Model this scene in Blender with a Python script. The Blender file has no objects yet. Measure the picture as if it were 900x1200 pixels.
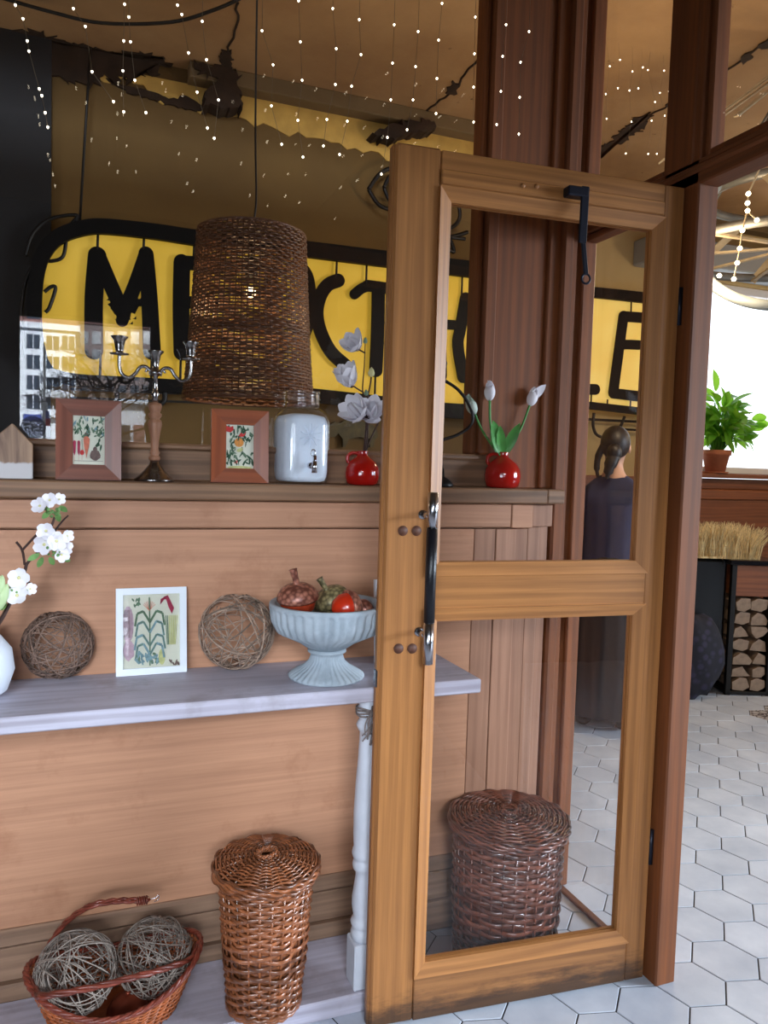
import bpy, math, random
from math import sin, cos, pi, radians, sqrt, atan2
from mathutils import Vector, Matrix

SC = bpy.context.scene
COL = SC.collection
random.seed(7)

# ------------------------------------------------------------------ camera
EYE = Vector((0.0, 0.0, 1.30))
FPX = 900.0
YAW, PIT, ROL = radians(21.13), radians(-3.57), radians(1.73)
fw = Vector((sin(YAW) * cos(PIT), cos(YAW) * cos(PIT), sin(PIT)))
rt0 = Vector((cos(YAW), -sin(YAW), 0))
up0 = rt0.cross(fw)
rt = rt0 * cos(ROL) + up0 * sin(ROL)
up = -rt0 * sin(ROL) + up0 * cos(ROL)
cam = bpy.data.cameras.new('camera')
cam.sensor_fit = 'VERTICAL'
cam.sensor_height = 36.0
cam.lens = FPX / 1200.0 * 36.0
cam.clip_start = 0.02
cam.clip_end = 400
cam_ob = bpy.data.objects.new('camera', cam)
COL.objects.link(cam_ob)
m = Matrix.Identity(4)
for i in range(3):
    m[i][0], m[i][1], m[i][2], m[i][3] = rt[i], up[i], -fw[i], EYE[i]
cam_ob.matrix_world = m
SC.camera = cam_ob

# ------------------------------------------------------------------ world, daylight, exposure
SC.view_settings.view_transform = 'Standard'
SC.view_settings.look = 'None'
SC.view_settings.gamma = 1.0
SC.view_settings.use_curve_mapping = False
SC.view_settings.exposure = 0.0
W = bpy.data.worlds.new('overcast_sky')
SC.world = W
W.use_nodes = True
bg = W.node_tree.nodes['Background']
bg.inputs[0].default_value = (0.86, 0.93, 1.0, 1)
bg.inputs[1].default_value = 2.3


def area(name, loc, rot, sx, sy, power, col, spread=180):
    l = bpy.data.lights.new(name, 'AREA')
    l.shape = 'RECTANGLE'
    l.size, l.size_y = sx, sy
    l.energy = power
    l.color = col
    l.spread = radians(spread)
    o = bpy.data.objects.new(name, l)
    COL.objects.link(o)
    o.location = loc
    o.rotation_euler = rot
    return o


# daylight through the entrance window (behind the camera) and the dining-room window
ew = area('daylight_entrance_window', (-1.45, -1.44, 1.25), (0, 0, 0), 1.4, 0.9, 4.0, (0.78, 0.88, 1.0), 48)
ew.rotation_euler = (Vector((0.35, 1.75, 0.98)) - Vector(ew.location)).to_track_quat('-Z', 'Y').to_euler()
# added lamp outside the entrance, unseen, brightening the wall and door low down
fill_lamp = area('entrance_fill_light', (-1.6, -8.0, 4.3), (0, 0, 0), 3.4, 1.4, 118, (0.80, 0.89, 1.0), 60)
fill_lamp.rotation_euler = (Vector((0.55, 1.0, 0.95)) - Vector(fill_lamp.location)).to_track_quat('-Z', 'Y').to_euler()
sw = area('doorway_floor_fill_light', (6.7, -1.44, 1.8), (0, 0, 0), 3.0, 1.8, 105, (0.72, 0.85, 1.0), 62)  # added unseen lamp, aimed to brighten the floor at the doorway
sw.rotation_euler = (Vector((1.75, 0.95, 0.0)) - Vector(sw.location)).to_track_quat('-Z', 'Y').to_euler()

# daylight at the dining-room window; then an added lamp brightening the houses opposite
area('daylight_dining_window', (6.6, 5.2, 2.2), (radians(-80), 0, 0), 4.2, 2.6, 45, (0.9, 0.95, 1.0))
op = area('facade_fill_light', (8, -28, 30), (0, 0, 0), 16, 8, 80000, (0.9, 0.95, 1.0), 80)
op.rotation_euler = (Vector((-4, -75, 8)) - Vector(op.location)).to_track_quat('-Z', 'Y').to_euler()

# ------------------------------------------------------------------ pixel -> place (900 x 1200 frame)


def ray(px, py):
    return rt * ((px - 450) / FPX) + up * (-(py - 600) / FPX) + fw


def at_y(px, py, y):
    d = ray(px, py)
    return EYE + d * (y / d.y)


def at_x(px, py, x):
    d = ray(px, py)
    return EYE + d * (x / d.x)


def at_z(px, py, z):
    d = ray(px, py)
    return EYE + d * ((z - EYE.z) / d.z)


YG = 1.985          # plane of the big glass


def mirrored(px, py, dist):
    p = at_y(px, py, 2 * YG + dist)
    return Vector((p.x, -dist, p.z))


# ------------------------------------------------------------------ materials


def lin(c):
    c = c / 255.0
    return c / 12.92 if c <= 0.04045 else ((c + 0.055) / 1.055) ** 2.4


def C(r, g, b):
    return (lin(r), lin(g), lin(b), 1)


def new_mat(name):
    mt = bpy.data.materials.new(name)
    mt.use_nodes = True
    nt = mt.node_tree
    return mt, nt, nt.nodes['Principled BSDF']


def N(nt, t, **kw):
    n = nt.nodes.new(t)
    for k, v in kw.items():
        setattr(n, k, v)
    return n


def math_n(nt, op, a, b=None, clamp=False):
    n = N(nt, 'ShaderNodeMath', operation=op)
    n.use_clamp = clamp
    for i, v in enumerate((a, b)):
        if v is None:
            continue
        if isinstance(v, (int, float)):
            n.inputs[i].default_value = v
        else:
            nt.links.new(v, n.inputs[i])
    return n.outputs[0]


def mixc(nt, fac, a, b):
    n = N(nt, 'ShaderNodeMix', data_type='RGBA')
    for i, v in ((0, fac), (6, a), (7, b)):
        if isinstance(v, (int, float)):
            n.inputs[i].default_value = v
        elif isinstance(v, tuple):
            n.inputs[i].default_value = v
        else:
            nt.links.new(v, n.inputs[i])
    return n.outputs[2]


def ramp(nt, src, stops):
    n = N(nt, 'ShaderNodeValToRGB')
    el = n.color_ramp.elements
    while len(el) < len(stops):
        el.new(0.5)
    for e, (p, c) in zip(el, stops):
        e.position = p
        e.color = c if isinstance(c, tuple) else (c, c, c, 1)
    nt.links.new(src, n.inputs[0])
    return n.outputs[0]


def coords(nt, scale=(1, 1, 1), island=0.0):
    tc = N(nt, 'ShaderNodeTexCoord')
    mp = N(nt, 'ShaderNodeMapping')
    mp.inputs['Scale'].default_value = scale
    if island:
        g = N(nt, 'ShaderNodeNewGeometry')
        k = math_n(nt, 'MULTIPLY', g.outputs['Random Per Island'], island)
        cb = N(nt, 'ShaderNodeCombineXYZ')
        for i in range(3):
            nt.links.new(k, cb.inputs[i])
        ad = N(nt, 'ShaderNodeVectorMath', operation='ADD')
        nt.links.new(tc.outputs['Object'], ad.inputs[0])
        nt.links.new(cb.outputs[0], ad.inputs[1])
        nt.links.new(ad.outputs[0], mp.inputs[0])
    else:
        nt.links.new(tc.outputs['Object'], mp.inputs[0])
    return mp.outputs[0]


def noise(nt, vec, scale, detail=4, rough=0.55, dist=0.0):
    n = N(nt, 'ShaderNodeTexNoise')
    n.inputs['Scale'].default_value = scale
    n.inputs['Detail'].default_value = detail
    n.inputs['Roughness'].default_value = rough
    n.inputs['Distortion'].default_value = dist
    nt.links.new(vec, n.inputs['Vector'])
    return n.outputs[0]


def bump(nt, b, h, strength=0.3, dist=0.002):
    n = N(nt, 'ShaderNodeBump')
    n.inputs['Strength'].default_value = strength
    n.inputs['Distance'].default_value = dist
    nt.links.new(h, n.inputs['Height'])
    nt.links.new(n.outputs[0], b.inputs['Normal'])


def plain(name, col, rough=0.5, metal=0.0, var=0.0, vscale=20, bmp=0.0, bscale=60, spec=0.5, island=0.0, coat=0.0, sheen=0.0):
    mt, nt, b = new_mat(name)
    b.inputs['Base Color'].default_value = col
    b.inputs['Roughness'].default_value = rough
    b.inputs['Metallic'].default_value = metal
    b.inputs['Specular IOR Level'].default_value = spec
    b.inputs['Coat Weight'].default_value = coat
    v = coords(nt)
    c = col
    if var:
        n = noise(nt, v, vscale)
        d = tuple(x * (1 - var) for x in col[:3]) + (1,)
        l = tuple(min(1, x * (1 + var)) for x in col[:3]) + (1,)
        c = mixc(nt, ramp(nt, n, [(0.3, 0.0), (0.7, 1.0)]), d, l)
    if island:
        g = N(nt, 'ShaderNodeNewGeometry')
        hs = N(nt, 'ShaderNodeHueSaturation')
        k = math_n(nt, 'MULTIPLY_ADD', g.outputs['Random Per Island'], island * 2)
        k.node.inputs[2].default_value = 1 - island
        nt.links.new(k, hs.inputs['Value'])
        if isinstance(c, tuple):
            hs.inputs['Color'].default_value = c
        else:
            nt.links.new(c, hs.inputs['Color'])
        c = hs.outputs[0]
    if not isinstance(c, tuple):
        nt.links.new(c, b.inputs['Base Color'])
    if bmp:
        bump(nt, b, noise(nt, v, bscale, 5), bmp)
    return mt


def wood(name, col, dark, axis='x', rough=0.5, fine=1.0, ring=0.5, bmp=0.25, spots=None, blotch=0.25, island=7.0, wear=None):
    """board wood with grain along an axis; wear = (colour, z limit) for dirt scuffed into the foot of a door"""
    mt, nt, b = new_mat(name)
    along, across = 1.1, 26.0 * fine
    s = {'x': (along, across, across), 'y': (across, along, across), 'z': (across, across, along)}[axis]
    v = coords(nt, s, island)
    n1 = noise(nt, v, 2.4, 8, 0.62, 0.25)
    s2 = {'x': (0.55, 6.5, 6.5), 'y': (6.5, 0.55, 6.5), 'z': (6.5, 6.5, 0.55)}[axis]
    v2 = coords(nt, s2, island)
    wv = N(nt, 'ShaderNodeTexWave', wave_type='BANDS', bands_direction={'x': 'Z', 'y': 'Z', 'z': 'X'}[axis])
    wv.inputs['Scale'].default_value = 1.5
    wv.inputs['Distortion'].default_value = 6.5
    wv.inputs['Detail'].default_value = 3
    wv.inputs['Detail Scale'].default_value = 0.9
    nt.links.new(v2, wv.inputs['Vector'])
    mid = tuple(0.5 * (x + y) for x, y in zip(col[:3], dark[:3])) + (1,)
    c = mixc(nt, ramp(nt, n1, [(0.36, 0.0), (0.66, 1.0)]), mid, col)
    r = math_n(nt, 'MULTIPLY', ramp(nt, wv.outputs['Fac'], [(0.52, 0.0), (0.92, 1.0)]), ring)
    c = mixc(nt, r, c, dark)
    vb = coords(nt, (1, 1, 1), island)
    nb = noise(nt, vb, 3.2, 3)
    light = tuple(min(1, x * 1.18) for x in col[:3]) + (1,)
    c = mixc(nt, math_n(nt, 'MULTIPLY', ramp(nt, nb, [(0.4, 0.0), (0.75, 1.0)]), blotch), c, light)
    if spots:
        ns = noise(nt, vb, 7.0, 5, 0.65)
        c = mixc(nt, math_n(nt, 'MULTIPLY', ramp(nt, ns, [(0.55, 0.0), (0.72, 1.0)]), 0.55), c, spots)
    if wear:
        tc = N(nt, 'ShaderNodeTexCoord')
        sp = N(nt, 'ShaderNodeSeparateXYZ')
        nt.links.new(tc.outputs['Object'], sp.inputs[0])
        nw = noise(nt, coords(nt, (2.2, 2.2, 9)), 3.0, 7, 0.7)
        h = math_n(nt, 'ADD', math_n(nt, 'MULTIPLY', sp.outputs[2], -1.0 / wear[1]), 1.0)
        t = math_n(nt, 'ADD', h, math_n(nt, 'MULTIPLY', math_n(nt, 'SUBTRACT', nw, 0.5), 1.9))
        c = mixc(nt, math_n(nt, 'MULTIPLY', ramp(nt, t, [(0.25, 0.0), (0.75, 1.0)]), 0.8), c, wear[0])
    g = N(nt, 'ShaderNodeNewGeometry')
    hs = N(nt, 'ShaderNodeHueSaturation')
    k = math_n(nt, 'MULTIPLY_ADD', g.outputs['Random Per Island'], 0.22)
    k.node.inputs[2].default_value = 0.89
    nt.links.new(k, hs.inputs['Value'])
    nt.links.new(c, hs.inputs['Color'])
    nt.links.new(hs.outputs[0], b.inputs['Base Color'])
    b.inputs['Roughness'].default_value = rough
    if bmp:
        bump(nt, b, n1, bmp, 0.0015)
    return mt


def glass_pane(name, f0=0.045, tint=(1, 1, 1, 1)):
    mt = bpy.data.materials.new(name)
    mt.use_nodes = True
    nt = mt.node_tree
    nt.nodes.remove(nt.nodes['Principled BSDF'])
    out = nt.nodes['Material Output']
    tr = N(nt, 'ShaderNodeBsdfTransparent')
    tr.inputs[0].default_value = tint
    gl = N(nt, 'ShaderNodeBsdfGlossy')
    gl.inputs['Roughness'].default_value = 0.0
    lw = N(nt, 'ShaderNodeLayerWeight')
    p5 = math_n(nt, 'POWER', lw.outputs['Facing'], 5.0)
    f = math_n(nt, 'MULTIPLY_ADD', p5, 1 - f0)
    f.node.inputs[2].default_value = f0
    mx = N(nt, 'ShaderNodeMixShader')
    nt.links.new(f, mx.inputs[0])
    nt.links.new(tr.outputs[0], mx.inputs[1])
    nt.links.new(gl.outputs[0], mx.inputs[2])
    nt.links.new(mx.outputs[0], out.inputs[0])
    return mt


def glow(name, col, strength):
    mt, nt, b = new_mat(name)
    b.inputs['Base Color'].default_value = col
    b.inputs['Emission Color'].default_value = col
    b.inputs['Emission Strength'].default_value = strength
    b.inputs['Roughness'].default_value = 0.6
    return mt


# ------------------------------------------------------------------ mesh building


class MB:
    def __init__(self, M=None):
        self.v, self.f, self.mi, self.sm = [], [], [], []
        self.M = M

    def add(self, vs, fs, mat=0, smooth=False):
        o = len(self.v)
        if self.M is not None:
            vs = [self.M @ Vector(p) for p in vs]
        self.v.extend([tuple(p) for p in vs])
        for f in fs:
            self.f.append(tuple(i + o for i in f))
            self.mi.append(mat)
            self.sm.append(smooth)

    def box(self, x0, x1, y0, y1, z0, z1, b=0.0, mat=0, T=None):
        xs, ys, zs = sorted((x0, x1)), sorted((y0, y1)), sorted((z0, z1))
        b = min(b, 0.45 * (xs[1] - xs[0]), 0.45 * (ys[1] - ys[0]), 0.45 * (zs[1] - zs[0]))
        if b <= 0:
            vs = [(xs[i], ys[j], zs[k]) for i in (0, 1) for j in (0, 1) for k in (0, 1)]
            fs = [(0, 1, 3, 2), (4, 6, 7, 5), (0, 4, 5, 1), (2, 3, 7, 6), (0, 2, 6, 4), (1, 5, 7, 3)]
        else:
            vs, idx = [], {}
            for i in (0, 1):
                for j in (0, 1):
                    for k in (0, 1):
                        sx, sy, sz = (1, -1)[i], (1, -1)[j], (1, -1)[k]
                        p = (xs[i], ys[j], zs[k])
                        for a in range(3):
                            q = [p[0] + sx * b, p[1] + sy * b, p[2] + sz * b]
                            q[a] = p[a]
                            idx[(i, j, k, a)] = len(vs)
                            vs.append(tuple(q))
            fs = []
            for a in range(3):
                u, w = (a + 1) % 3, (a + 2) % 3
                for s in (0, 1):
                    q = []
                    for (p, r) in ((0, 0), (1, 0), (1, 1), (0, 1)):
                        k = [0, 0, 0]
                        k[a], k[u], k[w] = s, p, r
                        q.append(idx[(k[0], k[1], k[2], a)])
                    fs.append(tuple(q) if s else tuple(reversed(q)))
            for a in range(3):
                u, w = (a + 1) % 3, (a + 2) % 3
                for p in (0, 1):
                    for r in (0, 1):
                        k0, k1 = [0, 0, 0], [0, 0, 0]
                        k0[u] = k1[u] = p
                        k0[w] = k1[w] = r
                        k1[a] = 1
                        q = (idx[(*k0, u)], idx[(*k1, u)], idx[(*k1, w)], idx[(*k0, w)])
                        fs.append(q if (p + r) % 2 == 0 else tuple(reversed(q)))
            for i in (0, 1):
                for j in (0, 1):
                    for k in (0, 1):
                        q = (idx[(i, j, k, 0)], idx[(i, j, k, 1)], idx[(i, j, k, 2)])
                        fs.append(q if (i + j + k) % 2 else tuple(reversed(q)))
        if T is not None:
            vs = [T @ Vector(p) for p in vs]
        self.add(vs, fs, mat)
        return self

    def tube(self, pts, r, n=8, mat=0, cap=True, closed=False, smooth=True, flat=None):
        pts = [Vector(p) for p in pts]
        m_ = len(pts)
        if m_ < 2:
            return self
        rs = r if isinstance(r, (list, tuple)) else [r] * m_
        tang = []
        for i in range(m_):
            if closed:
                t = pts[(i + 1) % m_] - pts[i - 1]
            else:
                t = pts[min(i + 1, m_ - 1)] - pts[max(i - 1, 0)]
            tang.append(t.normalized() if t.length > 1e-9 else Vector((0, 0, 1)))
        ref = Vector((0, 0, 1)) if abs(tang[0].z) < 0.9 else Vector((1, 0, 0))
        u = (ref - tang[0] * ref.dot(tang[0])).normalized()
        vs = []
        for i in range(m_):
            u = (u - tang[i] * u.dot(tang[i]))
            u = u.normalized() if u.length > 1e-6 else tang[i].orthogonal().normalized()
            w = tang[i].cross(u)
            for k in range(n):
                a = 2 * pi * k / n
                ca, sa = cos(a), sin(a)
                if flat:
                    ca, sa = ca * flat[0], sa * flat[1]
                vs.append(pts[i] + (u * ca + w * sa) * rs[i])
        fs = []
        for i in range(m_ if closed else m_ - 1):
            j = (i + 1) % m_
            for k in range(n):
                l = (k + 1) % n
                fs.append((i * n + k, i * n + l, j * n + l, j * n + k))
        if cap and not closed:
            fs.append(tuple(reversed(range(n))))
            fs.append(tuple((m_ - 1) * n + k for k in range(n)))
        self.add(vs, fs, mat, smooth)
        return self

    def lathe(self, prof, n=32, mat=0, c=(0, 0, 0), mod=None, smooth=True, closed=False):
        vs, fs = [], []
        for (r, z) in prof:
            for k in range(n):
                a = 2 * pi * k / n
                rr = mod(a, r, z) if mod else r
                vs.append((c[0] + rr * cos(a), c[1] + rr * sin(a), c[2] + z))
        m_ = len(prof)
        for i in range(m_ if closed else m_ - 1):
            j = (i + 1) % m_
            for k in range(n):
                l = (k + 1) % n
                fs.append((i * n + k, i * n + l, j * n + l, j * n + k))
        if not closed:
            if prof[0][0] > 1e-6:
                fs.append(tuple(reversed(range(n))))
            if prof[-1][0] > 1e-6:
                fs.append(tuple((m_ - 1) * n + k for k in range(n)))
        self.add(vs, fs, mat, smooth)
        return self

    def ball(self, c, rx, ry=None, rz=None, n=16, mat=0, R=None, fn=None):
        ry = rx if ry is None else ry
        rz = rx if rz is None else rz
        h = max(6, n // 2)
        vs, fs = [], []
        for i in range(h + 1):
            t = pi * i / h
            for k in range(n):
                a = 2 * pi * k / n
                p = Vector((sin(t) * cos(a), sin(t) * sin(a), cos(t)))
                if fn:
                    p = p * fn(p)
                p = Vector((p.x * rx, p.y * ry, p.z * rz))
                if R is not None:
                    p = R @ p
                vs.append(Vector(c) + p)
        for i in range(h):
            for k in range(n):
                l = (k + 1) % n
                fs.append((i * n + k, (i + 1) * n + k, (i + 1) * n + l, i * n + l))
        self.add(vs, fs, mat, True)
        return self

    def prism(self, poly, y0, y1, mat=0, axis='y', smooth=False):
        """polygon in (x, z) pushed along y (or in (x, y) pushed along z)"""
        n = len(poly)
        if axis == 'y':
            vs = [(p[0], y0, p[1]) for p in poly] + [(p[0], y1, p[1]) for p in poly]
        elif axis == 'x':
            vs = [(y0, p[0], p[1]) for p in poly] + [(y1, p[0], p[1]) for p in poly]
        else:
            vs = [(p[0], p[1], y0) for p in poly] + [(p[0], p[1], y1) for p in poly]
        fs = [tuple(range(n)), tuple(reversed(range(n, 2 * n)))]
        for i in range(n):
            j = (i + 1) % n
            fs.append((i, i + n, j + n, j))
        self.add(vs, fs, mat, smooth)
        return self

    def bar(self, a, b, w, t, mat=0, up_=(0, -1, 0), bev=0.0):
        """straight bar a->b, w wide across, t along up_"""
        a, b = Vector(a), Vector(b)
        z = (b - a).normalized()
        y = Vector(up_)
        y = (y - z * y.dot(z)).normalized()
        x = y.cross(z)
        T = Matrix.Identity(4)
        for i in range(3):
            T[i][0], T[i][1], T[i][2], T[i][3] = x[i], y[i], z[i], a[i]
        self.box(-w / 2, w / 2, -t / 2, t / 2, 0, (b - a).length, bev, mat, T)
        return self

    def blade(self, base, d, nrm, length, width, bend=0.3, mat=0, seg=5, prof=None, fold=0.15, thick=0.0):
        """a leaf or petal: midrib along d, bending towards nrm"""
        base, d, nrm = Vector(base), Vector(d).normalized(), Vector(nrm)
        nrm = (nrm - d * nrm.dot(d))
        nrm = nrm.normalized() if nrm.length > 1e-6 else d.orthogonal().normalized()
        s = d.cross(nrm)
        prof = prof or (lambda t: sin(pi * min(1, t * 0.92 + 0.06)) ** 0.75)
        vs, fs = [], []
        for i in range(seg + 1):
            t = i / seg
            a = bend * t
            p = base + d * (length * t * cos(a * 0.6)) + nrm * (length * t * sin(a))
            w = width * 0.5 * prof(t)
            vs += [p - s * w + nrm * (w * fold), p, p + s * w + nrm * (w * fold)]
        for i in range(seg):
            o = i * 3
            fs += [(o, o + 1, o + 4, o + 3), (o + 1, o + 2, o + 5, o + 4)]
        self.add(vs, fs, mat, True)
        return self

    def build(self, name, mats, parent=None, loc=None, rot=None, bevel=None, sub=0):
        me = bpy.data.meshes.new(name)
        me.from_pydata(self.v, [], self.f)
        for mt in (mats if isinstance(mats, (list, tuple)) else [mats]):
            me.materials.append(mt)
        me.polygons.foreach_set('material_index', self.mi)
        me.polygons.foreach_set('use_smooth', self.sm)
        me.update()
        o = bpy.data.objects.new(name, me)
        COL.objects.link(o)
        if parent is not None:
            o.parent = parent
        if loc is not None:
            o.location = loc
        if rot is not None:
            o.rotation_euler = rot
        if bevel:
            bm = o.modifiers.new('bevel', 'BEVEL')
            bm.width, bm.segments, bm.limit_method = bevel, 2, 'ANGLE'
        if sub:
            sb = o.modifiers.new('smooth', 'SUBSURF')
            sb.levels = sb.render_levels = sub
        return o


def thing(name, label, cat, loc=(0, 0, 0), rz=0.0, group=None, rot=None):
    o = bpy.data.objects.new(name, None)
    o.empty_display_size = 0.05
    COL.objects.link(o)
    o.location = loc
    o.rotation_euler = rot if rot else (0, 0, rz)
    tag(o, label, cat, group)
    return o


def tag(o, label=None, cat=None, group=None, kind=None):
    if label:
        o['label'] = label
    if cat:
        o['category'] = cat
    if group:
        o['group'] = group
    if kind:
        o['kind'] = kind
    return o


def struct(o, label=None):
    o['kind'] = 'structure'
    if label:
        o['label'] = label
    return o


def copy_thing(root, loc, rz=None, label=None):
    r = root.copy()
    COL.objects.link(r)
    r.location = loc
    if rz is not None:
        r.rotation_euler = (0, 0, rz)
    if label:
        r['label'] = label
    for ch in list(root.children):
        c = ch.copy()
        COL.objects.link(c)
        c.parent = r
        for g in list(ch.children):
            d = g.copy()
            COL.objects.link(d)
            d.parent = c
    return r


def smooth_path(pts, k=6):
    pts = [Vector(p) for p in pts]
    out = []
    for i in range(len(pts) - 1):
        p0, p1, p2, p3 = pts[max(i - 1, 0)], pts[i], pts[i + 1], pts[min(i + 2, len(pts) - 1)]
        for j in range(k):
            t = j / k
            out.append(0.5 * ((2 * p1) + (p2 - p0) * t + (2 * p0 - 5 * p1 + 4 * p2 - p3) * t * t + (3 * p1 - p0 - 3 * p2 + p3) * t ** 3))
    out.append(pts[-1])
    return out


ORD = ['first', 'second', 'third', 'fourth', 'fifth', 'sixth', 'seventh', 'eighth', 'ninth', 'tenth', 'eleventh', 'twelfth',
       'thirteenth', 'fourteenth', 'fifteenth', 'sixteenth', 'seventeenth', 'eighteenth', 'nineteenth', 'twentieth']

# ---- palette
PINE = C(196, 138, 96)
PINE_D = C(128, 80, 50)
M_panel = wood('pine_panel', C(188, 138, 106), C(148, 102, 76), 'x', 0.55, 1.5, 0.14, 0.15, spots=C(150, 98, 68))
M_panelv = wood('pine_boards_upright', C(166, 122, 96), C(122, 82, 60), 'z', 0.55, 1.0, 0.35, 0.2)
M_ledge = wood('worn_ledge_wood', C(150, 112, 82), C(84, 58, 40), 'x', 0.55, 1.4, 0.55, 0.4)
M_lowwood = wood('grey_skirting_wood', C(150, 118, 94), C(96, 70, 54), 'x', 0.6, 1.2, 0.35, 0.3)
M_stile = wood('honey_pine_upright', C(182, 122, 66), C(118, 70, 34), 'z', 0.42, 1.9, 0.28, 0.3)
M_rail = wood('honey_pine_level', C(184, 124, 68), C(114, 68, 34), 'x', 0.42, 1.9, 0.38, 0.3)
M_foot = wood('honey_pine_scuffed', C(172, 116, 66), C(104, 64, 36), 'x', 0.5, 1.3, 0.5, 0.4, wear=(C(40, 30, 24), 0.10))
M_footv = wood('honey_pine_scuffed_upright', C(182, 122, 66), C(114, 68, 34), 'z', 0.45, 1.9, 0.28, 0.3, wear=(C(40, 30, 24), 0.10))
M_framev = wood('brown_frame_upright', C(138, 76, 32), C(86, 46, 20), 'z', 0.65, 1.2, 0.4, 0.25)
M_frameh = wood('brown_frame_level', C(130, 74, 36), C(84, 46, 22), 'y', 0.6, 1.2, 0.4, 0.25)
M_framex = wood('brown_frame_long', C(130, 74, 36), C(84, 46, 22), 'x', 0.45, 1.2, 0.4, 0.25)
M_glass = glass_pane('window_glass', 0.045)
M_doorglass = glass_pane('door_glass', 0.035)
M_black = plain('black_iron', C(20, 18, 17), 0.45, 0.3, 0.2, 30)
M_blackpaint = plain('black_sign_paint', C(9, 8, 8), 0.6, 0.0, 0.3, 25, 0.15, 40, 0.15)
M_steel = plain('brushed_steel', C(190, 190, 195), 0.22, 1.0)
M_silver = plain('tarnished_silver', C(170, 166, 164), 0.2, 1.0, 0.25, 30)

# ================================================================== THE SETTING
YW = 1.89           # face of the panelled wall below the ledge
XP = 1.345          # face of the glazed partition on the right
ZC = 3.20           # dining room ceiling

# ---- floor: hexagonal tiles over dark grout
mt, nt, b = new_mat('hexagon_tile')
g = N(nt, 'ShaderNodeNewGeometry')
v = coords(nt)
n = noise(nt, v, 5.0, 6, 0.6)
c = mixc(nt, ramp(nt, n, [(0.3, 0.0), (0.72, 1.0)]), C(186, 194, 208), C(220, 226, 236))
hs = N(nt, 'ShaderNodeHueSaturation')
k = math_n(nt, 'MULTIPLY_ADD', g.outputs['Random Per Island'], 0.12)
k.node.inputs[2].default_value = 0.94
nt.links.new(k, hs.inputs['Value'])
nt.links.new(c, hs.inputs['Color'])
nt.links.new(hs.outputs[0], b.inputs['Base Color'])
b.inputs['Roughness'].default_value = 0.42
M_tile = mt
mt, nt, b = new_mat('patterned_tile')
vo = N(nt, 'ShaderNodeTexVoronoi', feature='DISTANCE_TO_EDGE')
vo.inputs['Scale'].default_value = 26
nt.links.new(coords(nt), vo.inputs['Vector'])
nt.links.new(mixc(nt, ramp(nt, vo.outputs[0], [(0.05, 0.0), (0.09, 1.0)]), C(60, 40, 40), C(196, 190, 186)), b.inputs['Base Color'])
b.inputs['Roughness'].default_value = 0.4
M_tile2 = mt
M_grout = plain('dark_grout', C(62, 60, 64), 0.9)
fl = MB()
fl.box(-2.7, 9.0, -1.62, 5.0, -0.12, -0.0025, mat=2)
S = 0.0945
cx0, cy0 = 1.602, 1.508
a1 = Vector((cos(radians(16)), sin(radians(16)))) * S * sqrt(3)
a2 = Vector((cos(radians(76)), sin(radians(76)))) * S * sqrt(3)
deco = at_z(906, 836, 0)
for i in range(-60, 70):
    for j in range(-60, 60):
        px, py = cx0 + a1.x * i + a2.x * j, cy0 + a1.y * i + a2.y * j
        if not (-2.6 < px < 8.9 and -1.55 < py < 4.95):
            continue
        vs = []
        for rr, zz in ((S - 0.0022, -0.0025), (S - 0.0022, -0.0008), (S - 0.0036, 0.0)):
            for kk in range(6):
                a = radians(46 + 60 * kk)
                vs.append((px + rr * cos(a), py + rr * sin(a), zz))
        fs = [tuple(range(12, 18))]
        for q in (0, 6):
            for kk in range(6):
                l = (kk + 1) % 6
                fs.append((q + kk, q + l, q + 6 + l, q + 6 + kk))
        fl.add(vs, fs, 1 if (Vector((px, py)) - Vector((deco.x, deco.y))).length < 0.13 else 0)
struct(fl.build('floor', [M_tile, M_tile2, M_grout]), 'pale hexagonal floor tiles with dark joints')

# ---- panelled wall under the ledge
XL, XE = -2.55, 1.205
w = MB()
w.box(XL, 1.0, YW, YW + 0.09, 0.205, 1.128, 0)                     # large board
w.box(XL, XE, YW + 0.03, YW + 0.10, 0.0, 1.20, 0)                # backing
struct(w.build('wall_left_panel', M_panel), 'orange pine panelled wall below the ledge')
w = MB()
w.box(XL, 1.115, YW - 0.002, YW + 0.06, 1.133, 1.198, 0.002)
w.box(1.117, 1.185, YW - 0.004, YW + 0.06, 1.131, 1.198, 0.002)
struct(w.build('trim_1', M_panel), 'pine fascia board under the ledge')
w = MB()
w.box(1.003, 1.068, YW + 0.001, YW + 0.06, 0.205, 1.128, 0.001)
w.box(1.07, 1.135, YW - 0.001, YW + 0.06, 0.205, 1.128, 0.002)
w.box(1.137, 1.18, YW + 0.012, YW + 0.07, 0.0, 1.128, 0.002)
w.box(1.183, 1.225, YW + 0.02, YW + 0.11, 0.0, 1.198, 0.003)
w.box(1.227, 1.262, YW + 0.035, YW + 0.14, 0.0, 1.198, 0.003)
w.box(1.188, 1.255, YW + 0.004, YW + 0.05, 1.134, 1.197, 0.002)
struct(w.build('wall_corner_boards', M_panelv), 'upright pine boards at the corner')
w = MB()
w.box(XL, 1.08, YW - 0.013, YW + 0.05, 0.165, 0.208, 0.008)
w.box(XL, 1.08, YW - 0.006, YW + 0.05, 0.085, 0.163, 0.002)
w.box(XL, 1.08, YW - 0.022, YW + 0.05, 0.0, 0.083, 0.006)
struct(w.build('baseboard_left', M_lowwood), 'greyed skirting of three boards')
# ledge
YL = YW - 0.03
w = MB()
w.box(XL, 1.215, YL, YW + 0.16, 1.201, 1.242, 0.004)
w.box(1.217, 1.275, YL + 0.004, YW + 0.16, 1.201, 1.2415, 0.004)
struct(w.build('trim_2', M_ledge), 'worn brown wooden ledge')
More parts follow.
